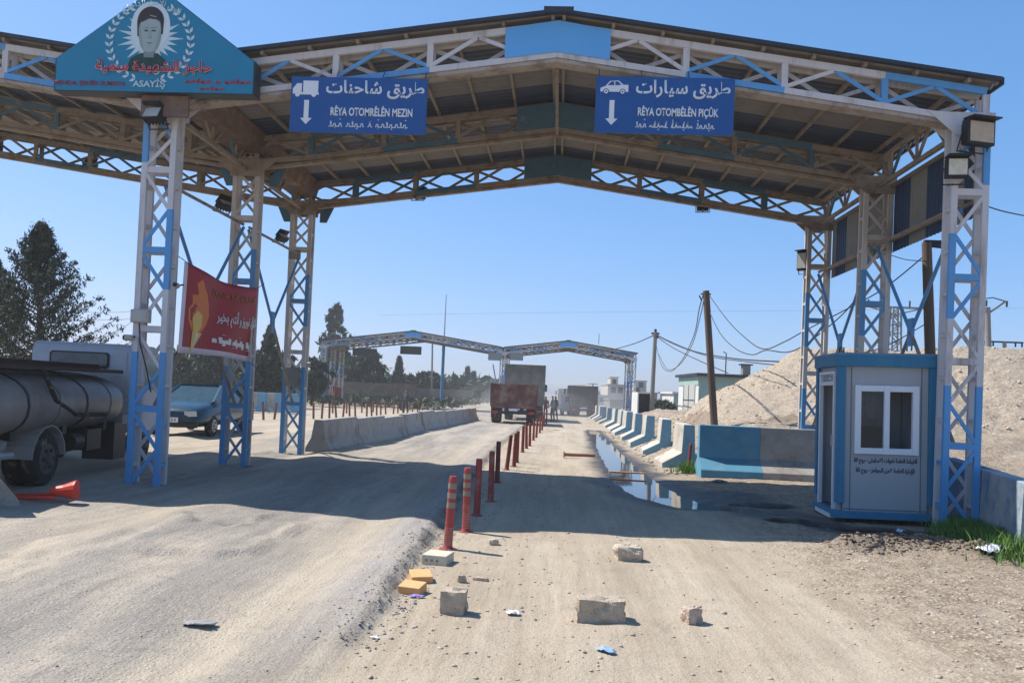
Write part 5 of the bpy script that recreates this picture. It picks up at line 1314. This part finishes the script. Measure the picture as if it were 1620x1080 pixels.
cable([(1345, 562, 17), (1400, 548, 16), (1468, 510, 15.6)], .01, cablem, 'thin wire from the kiosk roof to the dark pole')
cable([(1558, 325, 11.6), (1590, 335, 12), (1640, 345, 13)], .01, cablem, 'thin wire leaving the right front column to the right')
cable([(1405, 402, 15), (1435, 411, 15.2), (1468, 413, 15.6)], .008, cablem, 'short wire between cladding and dark pole')
cable([(-20, 488, 90), (150, 494, 90), (215, 492, 90)], .03, cablef, 'faint upper power line behind the left front column', 'power_line')
cable([(-20, 505, 90), (150, 506, 90), (215, 504, 90)], .03, cablef, 'faint lower power line behind the left front column', 'power_line')
cable([(600, 498, 260), (900, 494, 250), (1270, 491, 230), (1660, 487, 210)], .035, cablef, 'faint upper power line crossing the whole right sky', 'power_line')
cable([(160, 545, 85), (190, 522, 80), (213, 506, 75)], .025, cablef, 'thin guy wire rising toward the left front column', 'power_line')

# ------------------------------------------------------------------ vehicles
def wheel(parent, x, y, r_, w_, name='wheel', rim=None, side=1):
    mb = MB(); mb.tube([(-w_/2, 0, 0), (-w_/2+.03, 0, 0), (w_/2-.03, 0, 0), (w_/2, 0, 0)], [r_*.9, r_, r_, r_*.9], rubber, 24); o = mb.build(name, parent, smooth=False); o.location = (x, y, r_)
    rb = MB(); rim = rim or mat('wheel_rim', (.075, .07, .065), .6, .15)
    rb.tube([(side*w_/2, 0, 0), (side*(w_/2+.012), 0, 0)], [r_*.6, r_*.56], rim, 18); rb.tube([(side*(w_/2+.012), 0, 0), (side*(w_/2+.05), 0, 0)], [r_*.22, r_*.16], rim, 12)
    for k in range(6): rb.box((side*(w_/2+.016), .36*r_*cos(k*pi/3), .36*r_*sin(k*pi/3)), (.02, .05*r_/.35, .05*r_/.35), rubber)
    rb.build('rim', o); return o
def tanker():
    c = CW(-7.52, 13.75); r = empty('tanker_truck', (c.x, c.y, gz(c.x, c.y)), PSI+.085, 'white-cabbed light truck with dull grey water tank, partly outside the left edge', 'truck')
    # local: +Y = forward, cab back at y=0
    tm = mat('tank_steel', (.23, .215, .20), .42, .12, 2.5, (.17, .14, .115), .4, 1.4, metal=.25); cabm = mat('cab_white', (.50, .52, .56), .45, .05, 3, (.36, .33, .3), .25, 2)
    N = 28; prof = []
    ys_ = [-5.2, -5.15, -5.0, -.72, -.5, -.34, -.24, -.2]; sc = [.3, .7, 1, 1, .97, .86, .62, .2]
    V = []; 
    for yy, s_ in zip(ys_, sc):
        for k in range(N):
            a = 2*pi*k/N; V.append((.98*s_*(abs(cos(a))**.8)*(1 if cos(a) > 0 else -1), yy, 1.33+.47*s_*(abs(sin(a))**.85)*(1 if sin(a) > 0 else -1)))
    mb = MB(); mb.add(V, [(j*N+k, j*N+(k+1) % N, (j+1)*N+(k+1) % N, (j+1)*N+k) for j in range(len(ys_)-1) for k in range(N)]+[tuple(range(N)), tuple((len(ys_)-1)*N+k for k in range(N))], tm)
    tank = mb.build('tank', r, smooth=True); tank.location.z = -.20
    for yy in (-3.6, -1.9): 
        mb = MB(); pts = [(.99*(abs(cos(a))**.8)*(1 if cos(a) > 0 else -1), yy, 1.33+.48*(abs(sin(a))**.85)*(1 if sin(a) > 0 else -1)) for a in [2*pi*k/N for k in range(N+1)]]
        for a, b_ in zip(pts[:-1], pts[1:]): mb.bar(a, b_, .01, .05, dark, up=(0, 1, 0))
        mb.build('band', tank)
    seam = mat('weld_seam', (.10, .09, .08), .6, .2)
    for yy in (-4.4, -2.75, -1.05):
        mb = MB(); pts = [(.985*(abs(cos(a))**.8)*(1 if cos(a) > 0 else -1), yy, 1.33+.475*(abs(sin(a))**.85)*(1 if sin(a) > 0 else -1)) for a in [2*pi*k/N for k in range(N+1)]]
        for a, b_ in zip(pts[:-1], pts[1:]): mb.bar(a, b_, .008, .015, seam, up=(0, 1, 0))
        mb.build('weld_seam', tank)
    mb = MB(); mb.tube([(.93, -3.2, 1.62), (.99, -2.9, 1.2), (.95, -2.2, .98), (.96, -1.2, .95), (.8, -.6, 1.0)], .03, rubber, 8); mb.build('hose', r)
    mb = MB(); mb.tube([(0, -2.2, 1.74), (0, -2.2, 1.9)], .26, seam, 16); mb.tube([(.0, -1.2, 1.74), (.0, -1.2, 1.84)], .14, seam, 12); mb.build('hatch', tank)
    for yy in (-3.4, -1.0):
        mb = MB(); mb.box((.5, yy, .88), (.5, .1, .16), dark); mb.build('saddle', r)
    mb = MB(); mb.box((.88, -1.55, .92), (.06, .1, .06), MATS.get('tail_orange') or mat('tail_orange', (.6, .2, .03), .4, .1)); mb.build('side_marker', r)
    mb = MB(); mb.box((.30, -2.3, 1.90), (.14, 4.4, .10), mat('brown_beam', (.05, .035, .028), .8, .2)); mb.box((.62, -2.3, 1.84), (.3, 4.4, .06), MATS['brown_beam']); mb.box((-.2, -2.3, 1.86), (1.1, 4.3, .05), MATS['brown_beam']); mb.build('hose_rack', r).location.z = -.2
    mb = MB()
    for s in (-1, 1): mb.box((s*.38, -1.9, .62), (.09, 6.6, .16), dark)
    for yy in (-3.6, -2.2, -.8): mb.box((0, yy, .76), (1.6, .12, .16), dark)
    mb.box((.72, -1.35, .56), (.3, .5, .32), dark); mb.box((.62, -.35, .48), (.5, .5, .62), dark); mb.tube([(.75, -2.0, .55), (.75, -1.7, .55)], .14, dark, 12)
    mb.box((.75, -.15, .83), (.25, .3, .16), mat('grey_step', (.3, .29, .27), .7, .1)); mb.tube([(.3, -3.9, .45), (.8, -3.9, .5), (.85, -3.7, .5)], .05, alum, 8); mb.tube([(.5, -3.8, .7), (.8, -3.8, .62)], .07, alum, 8)
    mb.build('chassis', r)
    for s in (-1, 1):
        wheel(r, s*.74, -2.75, .37, .2, side=s); wheel(r, s*.50, -2.75, .37, .2, side=s); wheel(r, s*.72, .85, .36, .2, side=s)
        mb = MB(); pts = [(.47*cos(a), .37+.47*sin(a)) for a in [pi*(.02+.96*k/8) for k in range(9)]]
        for a, b_ in zip(pts[:-1], pts[1:]): mb.bar((s*.66, -2.75+a[0], a[1]), (s*.66, -2.75+b_[0], b_[1]), .02, .42, MATS['grey_step'], up=(1, 0, 0))
        mb.build('mudguard', r)
    # cab
    w_, h0, h1 = 1.72, .62, 2.32
    cb = MB(); prof = [(0, h0), (1.5, h0), (1.58, 1.25), (1.22, 2.18), (.95, h1), (.12, h1), (0, 2.2)]
    cb.prism(prof, (-w_/2, .12, 0), (0, 1, 0), (0, 0, 1), (w_, 0, 0), cabm); cab = cb.build('cab', r, bevel=.07); cab.scale.z = .92
    gl = mat('vehicle_glass', (.03, .04, .05), .08, .1, spec=.6); glr = mat('rear_glass', (.07, .09, .11), .1, .4, 3, spec=.7)
    mb = MB(); fr_ = [(-.52, 1.84), (.40, 1.84), (.44, 1.88), (.44, 2.10), (.40, 2.14), (-.52, 2.14), (-.56, 2.10), (-.56, 1.88)]
    mb.prism(fr_, (0, .125, 0), (1, 0, 0), (0, 0, 1), (0, -.03, 0), dark); mb.prism([(a*.94-.0, 1.99+(c-1.99)*.82) for a, c in fr_], (0, .094, 0), (1, 0, 0), (0, 0, 1), (0, -.008, 0), glr); mb.build('rear_window', cab)
    for s in (1, -1):
      mb = MB(); mb.prism([(.35, 1.45), (1.35, 1.45), (1.12, 2.1), (.35, 2.1)], (s*(w_/2+.004), .12, 0), (0, 1, 0), (0, 0, 1), (s*.01, 0, 0), mat('door_glass', (.22, .36, .34), .1, .1)); mb.build('side_window', cab)
    mb = MB(); mb.prism([(.52, 1.7), (.74, 1.7), (.74, 2.16), (.66, 2.2), (.52, 2.1)], (0, .128, 0), (1, 0, 0), (0, 0, 1), (0, -.02, 0), cabm); mb.build('vent_panel', cab, bevel=.02)
    mb = MB(); mb.box((-.98, .9, 2.05), (.06, .12, .3), cabm); mb.tube([(-.85, .9, 2.0), (-.98, .9, 2.05)], .015, dark, 6); mb.build('mirror', cab)
    mb = MB(); mb.box((.80, .16, 1.0), (.12, .05, .14), mat('tail_red', (.5, .03, .02), .4, .1)); mb.build('marker_lamp', r)
tanker()

def car():
    c = CW(-9.15, 23.4); r = empty('car', (c.x, c.y, gz(c.x, c.y)), PSI+pi+.02, 'dark teal-blue saloon car with white plate behind the left columns', 'car')
    # local +Y forward (faces camera after rotation)
    pm_ = mat('car_paint', (.004, .035, .06), .25, .06, 3, (.2, .2, .18), .12, 2, spec=.35, coat=.2); gl = mat('windscreen_glass', (.02, .05, .06), .1, .3, 4, spec=.4)
    secs = [(-2.15, .50, .40, .86, .60), (-2.05, .25, .80, .98, .74), (-1.5, .22, .86, 1.0, .78), (0, .2, .87, .98, .82), (1.1, .2, .87, .97, .80), (1.8, .22, .84, .86, .74), (2.12, .26, .74, .74, .64), (2.2, .34, .60, .62, .5)]
    V = []; n = 0
    for (y, zb, wl, zt_, wt) in secs:
        ring = [(-wl, zb), (-wl-.01, (zb+zt_)/2), (-wt-.02, zt_-.05), (-wt*.8, zt_), (0, zt_+.03), (wt*.8, zt_), (wt+.02, zt_-.05), (wl+.01, (zb+zt_)/2), (wl, zb)]; n = len(ring)
        V += [(a, y, b_) for a, b_ in ring]
    Fc = [(j*n+k, j*n+k+1, (j+1)*n+k+1, (j+1)*n+k) for j in range(len(secs)-1) for k in range(n-1)]+[(j*n, (j+1)*n, (j+1)*n+n-1, j*n+n-1) for j in range(len(secs)-1)]+[tuple(range(n)), tuple((len(secs)-1)*n+k for k in range(n))]
    mb = MB(); mb.add(V, Fc, pm_); body = mb.build('body', r, smooth=True)
    md = body.modifiers.new('s', 'SUBSURF'); md.levels = 2; md.render_levels = 2
    # greenhouse
    gs = [(-1.75, .70, .98), (-1.0, .60, 1.38), (.25, .60, 1.40), (1.1, .74, .95)]
    mb = MB(); ra = [(-1.05, 1.36), (.2, 1.38)]
    b4 = [(-.74, -1.75, .95), (.74, -1.75, .95), (.76, 1.15, .93), (-.76, 1.15, .93)]; t4 = [(-.60, -1.05, 1.36), (.60, -1.05, 1.36), (.60, .15, 1.38), (-.60, .15, 1.38)]
    mb.add(b4+t4, [(0, 1, 5, 4), (1, 2, 6, 5), (2, 3, 7, 6), (3, 0, 4, 7)], gl); mb.build('glasshouse', r)
    mb = MB(); mb.add([(a*1.02, b_*1.02, c_) for a, b_, c_ in t4]+[(a*.9, b_*.9, c_+.05) for a, b_, c_ in t4], [(0, 1, 5, 4), (1, 2, 6, 5), (2, 3, 7, 6), (3, 0, 4, 7), (4, 5, 6, 7), (0, 1, 2, 3)], pm_)
    for s in (-1, 1):
        mb.bar((s*.76, 1.16, .93), (s*.60, .15, 1.38), .06, .06, pm_); mb.bar((s*.74, -1.75, .95), (s*.60, -1.05, 1.36), .14, .06, pm_); mb.bar((s*.75, -.3, .94), (s*.61, -.36, 1.37), .07, .05, pm_); mb.bar((s*.75, 1.15, .945), (s*.75, -1.75, .945), .05, .05, pm_)
    mb.build('roof', r)
    for s in (-1, 1):
        for y in (1.3, -1.35): wheel(r, s*.78, y, .30, .18, side=s, rim=mat('car_rim', (.4, .4, .4), .4, .1))
        mb = MB(); mb.prism([(-.17, .58), (.14, .56), (.17, .70), (-.14, .72)], (s*.52, 2.13, 0), (1, 0, 0), (0, 0, 1), (0, .05, 0), mat('headlamp', (.5, .52, .52), .15, .2)); mb.build('headlight', r)
        mb = MB(); mb.box((s*.92, .75, 1.0), (.16, .1, .12), pm_); mb.build('mirror', r, bevel=.02)
    mb = MB(); mb.box((0, 2.14, .62), (.6, .08, .09), dark); mb.box((0, 2.19, .34), (1.45, .07, .13), dark); mb.build('grille', r)
    mb = MB(); mb.box((0.02, 2.245, .47), (.50, .01, .13), signwhite); mb.box((.19, 2.252, .47), (.05, .004, .09), dark); pl = mb.build('licence_plate', r); 
    mb = MB()
    for k in range(4): mb.box((-.15+k*.08, 2.252, .47), (.035, .004, .07), mat('plate_ink', (.15, .15, .16), .6, .1))
    mb.build('plate_digits', pl)
car()

def hauler(c, rz, w_, h_, L_, bodym, label, z_body=1.0, load=None, cab=True, name='dump_truck', mirror=True):
    r = empty(name, (c.x, c.y, gz(c.x, c.y)), rz, label, 'truck')
    mb = MB(); t = .07; a = w_/2; hb = h_
    for s in (-1, 1): mb.box((s*(a-t/2), L_/2, (z_body+hb)/2), (t, L_-2*t-.004, hb-z_body), bodym)
    mb.box((0, L_-t/2, (z_body+hb)/2), (w_, t, hb-z_body), bodym); mb.box((0, L_/2, z_body-.05), (w_, L_, .1), bodym)
    for s in (-1, 1):
        for k in range(5): mb.box((s*(a+.03), .3+k*(L_-.6)/4, (z_body+hb)/2), (.06, .09, hb-z_body), bodym)
    mb.build('dump_body', r)
    mb = MB(); mb.box((0, t/2, (z_body+hb)/2), (w_-.02, t, hb-z_body-.02), bodym)
    for k in (-.42, -.14, .14, .42): mb.box((k*w_, -.03, (z_body+hb)/2), (.09, .06, hb-z_body-.1), bodym)
    mb.box((0, -.035, hb-.06), (w_, .07, .1), bodym); mb.box((0, -.035, z_body+.1), (w_, .07, .1), bodym); mb.build('tailgate', r)
    mb = MB()
    for s in (-1, 1): mb.box((s*.42, L_/2, z_body-.25), (.14, L_+.6, .25), dark)
    mb.box((0, -.05, .62), (w_*.95, .12, .16), dark); mb.build('chassis', r)
    mb = MB()
    for s in (-1, 1): mb.box((s*(a-.25), -.12, .63), (.3, .04, .12), mat('tail_red', (.5, .03, .02)))
    mb.build('tail_light', r)
    mb = MB(); mb.box((0.0, -.13, .78), (.5, .02, .13), signwhite); mb.build('licence_plate', r)
    for s in (-1, 1):
        for y in (.9, 2.2): wheel(r, s*(a-.28), y, .48, .5, side=s)
        if cab: wheel(r, s*(a-.2), L_+1.1, .48, .3, side=s)
        mb = MB(); mb.box((s*(a-.28), .12, .62), (.52, .02, .6), rubber); mb.build('mudflap', r)
    if load:
        N = 14; V = []
        for j in range(N+1):
            for i in range(N+1):
                u, v = i/N, j/N; V.append(((u-.5)*(w_-.16), t+.02+v*(L_-.2), hb-.15+load*math.sin(pi*u)**.6*math.sin(pi*v)**.5+.04*rnd.random()))
        mb = MB(); mb.add(V, [(j*(N+1)+i, j*(N+1)+i+1, (j+1)*(N+1)+i+1, (j+1)*(N+1)+i) for j in range(N) for i in range(N)], hm); mb.build('load', r)
    if cab:
        mb = MB(); mb.prism([(L_+.15, .7), (L_+1.9, .7), (L_+1.85, 1.7), (L_+1.65, 2.75), (L_+.2, 2.8)], (-a+.04, 0, 0), (0, 1, 0), (0, 0, 1), (w_-.08, 0, 0), bodym); cb = mb.build('cab', r, bevel=.08)
        if mirror:
            for s in (-1, 1):
                mb = MB(); mb.box((s*(a+.22), L_+1.5, 2.2), (.18, .08, .5), dark); mb.tube([(s*(a-.02), L_+1.5, 2.45), (s*(a+.22), L_+1.5, 2.45)], .02, dark, 6); mb.build('mirror', r)
    return r
redt = mat('dusty_red', (.15, .055, .04), .8, .15, 2, (.30, .22, .16), .45, 1.2); greyt = mat('dusty_grey', (.17, .16, .13), .8, .12, 2, (.28, .24, .19), .4, 1.3)
hauler(CW(.15, 43.5), PSI*.5, 2.5, 2.2, 5.0, redt, 'dusty red dump trailer with its tailgate facing the camera in the truck lane', .95, None, False, 'dump_trailer')
hauler(CW(.85, 51.5), PSI*.5, 2.55, 3.65, 6.0, greyt, 'tall dusty grey dump truck loaded with soil ahead of the red trailer', 1.1, .18)
bt = mat('dark_truck', (.06, .055, .05), .8, .15, 2, (.16, .14, .11), .4, 1.3)
hauler(CW(6.5, 70), PSI*.9, 2.3, 2.75, 5.0, bt, 'dark dump truck far ahead in the car lane beyond the puddle', .95, .25)
hauler(CW(8.6-1.2, 98), PSI, 2.4, 2.2, 6.0, greyt, 'faint beige truck in the dust between the two larger trucks', .95, None, True)
# pale van beside the dark truck
c = CW(5.6, 73); r = empty('van', (c.x, c.y, gz(c.x, c.y)), PSI, 'small pale van half hidden left of the dark dump truck', 'van')
mb = MB(); vw = mat('van_white', (.5, .5, .48), .6, .1); mb.prism([(0, .35), (3.6, .35), (3.6, 1.1), (3.0, 1.3), (2.6, 1.95), (.05, 1.95)], (-.8, 0, 0), (0, 1, 0), (0, 0, 1), (1.6, 0, 0), vw); mb.build('body', r, bevel=.08)
mb = MB(); mb.box((0, -.005, 1.5), (1.2, .02, .5), MATS['vehicle_glass']); mb.build('rear_window', r)
for s in (-1, 1):
    for y in (.7, 2.8): wheel(r, s*.72, y, .32, .2, side=s)

# ------------------------------------------------------------------ people
def person(p, rz, label, H=1.72, top=(.08, .08, .09), trousers=(.05, .05, .06), pose=0):
    k = H/1.75; r = empty('person', p, rz, label, 'person')
    v = [(0, 0, .95), (0, 0, 1.15), (0, .01, 1.38), (0, 0, 1.5), (0, .02, 1.58), (0, .03, 1.68), (0, .02, 1.76),
         (.18, 0, 1.42), (.25, .0+.06*pose, 1.15), (.24, .12+.1*pose, .92), (-.18, 0, 1.42), (-.25, -.04, 1.15), (-.23, .08, .92),
         (.09, 0, .9), (.12, .06, .5), (.11, -.02, .08), (.11, .12, .03), (-.09, 0, .9), (-.11, -.04, .5), (-.12, -.12, .08), (-.12, .02, .03)]
    e = [(0, 1), (1, 2), (2, 3), (3, 4), (4, 5), (5, 6), (2, 7), (7, 8), (8, 9), (2, 10), (10, 11), (11, 12), (0, 13), (13, 14), (14, 15), (15, 16), (0, 17), (17, 18), (18, 19), (19, 20)]
    rad = [.15, .14, .17, .06, .085, .10, .07, .07, .05, .035, .07, .05, .035, .1, .07, .05, .04, .1, .07, .05, .04]
    me = bpy.data.meshes.new('body'); me.from_pydata([tuple(c*k for c in q) for q in v], e, []); o = bpy.data.objects.new('body', me); COL.objects.link(o); o.parent = r
    sk = o.modifiers.new('skin', 'SKIN'); 
    for i, sv in enumerate(me.skin_vertices[0].data): sv.radius = (rad[i]*k, rad[i]*k*.8); sv.use_root = (i == 0)
    s_ = o.modifiers.new('sub', 'SUBSURF'); s_.levels = 1; s_.render_levels = 1
    m_ = bpy.data.materials.new('clothing'); m_.use_nodes = True; nn = m_.node_tree.nodes; LL = m_.node_tree.links; tc = nn.new('ShaderNodeTexCoord'); sx = nn.new('ShaderNodeSeparateXYZ'); LL.new(tc.outputs['Object'], sx.inputs[0])
    rp = nn.new('ShaderNodeValToRGB'); rp.color_ramp.interpolation = 'CONSTANT'; dv = nn.new('ShaderNodeMath'); dv.operation = 'DIVIDE'; dv.inputs[1].default_value = 2; LL.new(sx.outputs[2], dv.inputs[0]); LL.new(dv.outputs[0], rp.inputs[0])
    el = rp.color_ramp.elements; el[0].position = 0; el[0].color = (.02, .02, .02, 1); el[1].position = .05; el[1].color = (*trousers, 1)
    for pos, col in ((.47*k, top), (.76*k, (.32, .2, .14)), (.845*k, (.03, .02, .02))): e_ = el.new(pos); e_.color = (*col, 1)
    LL.new(rp.outputs[0], nn['Principled BSDF'].inputs[0]); nn['Principled BSDF'].inputs['Roughness'].default_value = .9; me.materials.append(m_)
p = D(640.5, 660, 56); person((p.x, p.y, gz(p.x, p.y)), 2.6, 'dark-clothed person walking beyond the grey barriers among the short posts')
p = D(862.5, 660, 56); person((p.x, p.y, gz(p.x, p.y)), .3, 'person in a reddish jacket standing beyond the far bollards', 1.65, (.30, .07, .08), (.1, .08, .08), 1)
p = D(873.5, 664, 52); person((p.x, p.y, gz(p.x, p.y)), 1.9, 'person in pale grey clothes beside the last bollards', 1.7, (.28, .26, .24), (.12, .11, .1), 1)
p = D(878, 664, 55); person((p.x, p.y, gz(p.x, p.y)), 2.3, 'person in dark clothes right of the pale grey one', 1.7, (.12, .11, .1), (.07, .07, .07), 0)

# ------------------------------------------------------------------ buildings
def house(px0, px1, top, dist, dep, m_, label, wins=(), roof=None, name='building', door=None, rz=0, base=0, parapet=True):
    A = D(px0, top, dist); B = D(px1, top, dist); w_ = (B-A).length; H = (A.z+B.z)/2
    r = empty(name, (A.x, A.y, base), PSI+rz, label, 'building')
    mb = MB(); mb.box((w_/2, dep/2, H/2), (w_, dep, H), m_); mb.build('wall', r)
    rb = MB(); rb.box((w_/2, dep/2, H+.08), (w_+.3, dep+.3, .16), roof or m_); rb.build('roof', r)
    for (u, v, ww, hh) in wins:
        wb = MB(); wb.box((u*w_, -.02, v*H), (ww, .06, hh), mat('window_frame_grey', (.25, .25, .24), .7, .1)); wo = wb.build('window', r)
        gb = MB(); gb.box((u*w_, -.055, v*H), (ww*.8, .02, hh*.84), MATS['vehicle_glass']); gb.build('pane', wo)
    return r, w_, H
cream = mat('cream_wall', (.50, .45, .38), .9, .08, 1, (.38, .33, .27), .3, .6); green = mat('green_wall', (.30, .42, .37), .85, .08, 1, (.4, .42, .38), .3, .5); whitew = mat('white_wall', (.60, .60, .56), .85, .08, 1, (.42, .4, .36), .3, .5); greyw = mat('grey_wall', (.24, .22, .19), .9, .1, 1)
house(962, 990, 609, 150, 12, cream, 'tan flat-roofed block with side tower left of the far canopy leg', [(.3, .75, 1, 1.2), (.7, .75, 1, 1.2)])
house(966, 978, 597, 156, 5, cream, 'narrow stair tower rising behind the tan block', [(.5, .85, .8, 1)], name='stair_tower')
house(944, 962, 626, 135, 6, cream, 'low pale house left of the tan block', [(.5, .6, 1.0, .8)])
house(965, 988, 633, 120, 8, greyw, 'dark low shed in front of the tan block', [])
house(1006, 1023, 603, 150, 10, cream, 'pale upper storeys seen right of the far canopy leg', [(.5, .85, 1, 1.1), (.2, .65, .8, 1)])
house(1022, 1040, 622, 140, 8, greyw, 'dull low building behind the grey pole', [(.6, .6, .9, 1)])
# green and white shed
r, w_, H = house(1066, 1081, 623, 66, 6, whitew, 'small white outbuilding with a green upper band', [], whitew)
mb = MB(); mb.box((w_/2, -.012, H*.80), (w_+.01, .03, H*.4), green); mb.build('green_band', r)
A = D(1106, 594, 52); L_ = 5.2; r3 = empty('building', (A.x, A.y, 0), PSI, 'white and green workshop with dark flat roof and tall side door behind leaning pole', 'building')
H = A.z; mb = MB(); mb.box((L_/2, 3.1, H/2-.3), (L_, 6.2, H+.6), whitew); mb.build('wall', r3)
mb = MB(); mb.box((L_/2, -.02, H*.76), (L_-.03, .03, H*.46), green); mb.box((-.02, 3.1, H*.9), (.03, 6.18, H*.18), green); mb.build('green_band', r3)
mb = MB(); mb.box((L_/2, -.03, H*.27), (L_-.03, .03, H*.5), mat('pale_grey_wall', (.34, .36, .35), .9, .1, 1)); mb.build('grey_dado', r3)
mb = MB(); mb.box((L_/2, 3.0, H+.08), (L_+.5, 6.9, .18), edge); rf = mb.build('roof', r3)
mb = MB(); mb.box((L_*.62, .6, H+.5), (.5, .5, .7), greyw); mb.box((L_*.62, .6, H+.88), (.8, .6, .08), dark); mb.build('chimney', rf)
mb = MB(); mb.tube([(2.0, 1, H+.1), (2.0, 1, H+1.6), (1.8, 1, H+1.7)], .04, dark, 5); mb.build('antenna', rf)
mb = MB(); mb.box((-.03, 2.6, H*.42), (.05, 3.4, H*.8), mat('metal_door', (.42, .42, .38), .7, .1)); dr = mb.build('door', r3)
mb = MB(); mb.box((-.07, 2.6, H*.42), (.02, .08, H*.8), dark); mb.box((-.07, 2.6, H*.5), (.02, 3.4, .05), dark); mb.box((-.07, 4.2, H*.42), (.02, .08, H*.8), dark); mb.build('door_rail', dr)
# container
A = D(1009, 620, 50); r = empty('shipping_container', (A.x, A.y, -.05), PSI, 'white shipping container with dark open end left of the grey pole', 'container')
mb = MB(); z1 = A.z+.05; w_ = 24/F*50; CL = 2.4
mb.box((.04, 1.2, z1/2), (.08, 2.4, z1), whitew); mb.box((w_-.04, 1.2, z1/2), (.08, 2.4, z1), whitew); mb.box((w_/2, 1.2, z1-.04), (w_-.17, 2.4, .08), whitew); mb.box((w_/2, 1.2, .04), (w_-.17, 2.4, .08), whitew); mb.box((w_/2, 2.3, z1/2), (w_-.17, .08, z1-.17), whitew); mb.build('shell', r)
mb = MB(); mb.box((w_/2, .3, z1/2), (w_-.18, .05, z1-.18), mat('container_dark', (.035, .03, .028), .9, .2)); mb.build('door', r)  # near-black panel just inside the open end, in place of a dark interior

# dark panels hanging from the far canopy
for (px, py, w_, h_, lab) in ((575, 557, 2.0, .72, 'left dark hanging panel under the far canopy'), (650, 554, 1.95, .75, 'right dark hanging panel under the far canopy ridge')):
    p = D(px, py, 72.6); mb = MB(); mb.box((0, 0, 0), (w_, .08, h_), mat('panel_back', (.05, .045, .04), .8, .2)); 
    for k in (-.35, 0, .35): mb.box((k*w_, -.06, 0), (.06, .04, h_), mat('panel_back', (.05, .045, .04)))
    o = mb.build('lane_board', loc=p); o.rotation_euler = (0, 0, PSI); tag(o, lab, 'sign', 'dark hanging panels under the far canopy')
for (px, lab) in ((783, 'left grey plate beside the far centre column head'), (817, 'right grey plate beside the far centre column head')):
    p = D(px, 564, 73); mb = MB(); mb.box((0, 0, 0), (1.25, .06, .7), mat('plate_grey', (.24, .25, .25), .7, .1)); mb.box((0, .05, .4), (.08, .06, .3), dark); o = mb.build('lane_board', loc=p); tag(o, lab, 'sign', 'grey plates on the far canopy')

# ------------------------------------------------------------------ haze and dust
def volume(name, lo, hi, dens, col, aniso=.3, fade=False):
    mb = MB(); m_ = bpy.data.materials.new(name); m_.use_nodes = True; nn = m_.node_tree.nodes; LL = m_.node_tree.links
    nn.remove(nn['Principled BSDF']); pv_ = nn.new('ShaderNodeVolumePrincipled'); pv_.inputs['Color'].default_value = (*col, 1); pv_.inputs['Density'].default_value = dens; pv_.inputs['Anisotropy'].default_value = aniso
    LL.new(pv_.outputs[0], nn['Material Output'].inputs['Volume'])
    c = (Vector(lo)+Vector(hi))/2; s_ = Vector(hi)-Vector(lo); mb.box(c, s_, m_); o = mb.build(name); tag(o, kind='stuff'); return o, m_
volume('haze', (-700, -60, -3), (700, 900, 16), .0011, (.97, .95, .92))
bm = bmesh.new(); bmesh.ops.create_icosphere(bm, subdivisions=3, radius=1)
for nm_, c_, sz_, dn in (('dust_cloud', CW(2.0, 54, .2), (6.5, 15, 2.9), .005), ('dust_cloud', CW(2.0, 55, .1), (4.5, 11, 2.0), .007), ('dust_cloud', CW(6, 96, .4), (10, 22, 3.2), .010)):
    me = bpy.data.meshes.new(nm_); b2 = bm.copy(); bmesh.ops.scale(b2, vec=sz_, verts=b2.verts); b2.to_mesh(me); b2.free()
    m_ = bpy.data.materials.new(nm_); m_.use_nodes = True; nn = m_.node_tree.nodes; nn.remove(nn['Principled BSDF']); pv_ = nn.new('ShaderNodeVolumePrincipled'); pv_.inputs['Color'].default_value = (.93, .88, .82, 1); pv_.inputs['Density'].default_value = dn; pv_.inputs['Anisotropy'].default_value = .2
    m_.node_tree.links.new(pv_.outputs[0], nn['Material Output'].inputs['Volume']); me.materials.append(m_); o = bpy.data.objects.new(nm_, me); COL.objects.link(o); o.location = c_; tag(o, kind='stuff')
bm.free()
print('objects', len(bpy.data.objects))
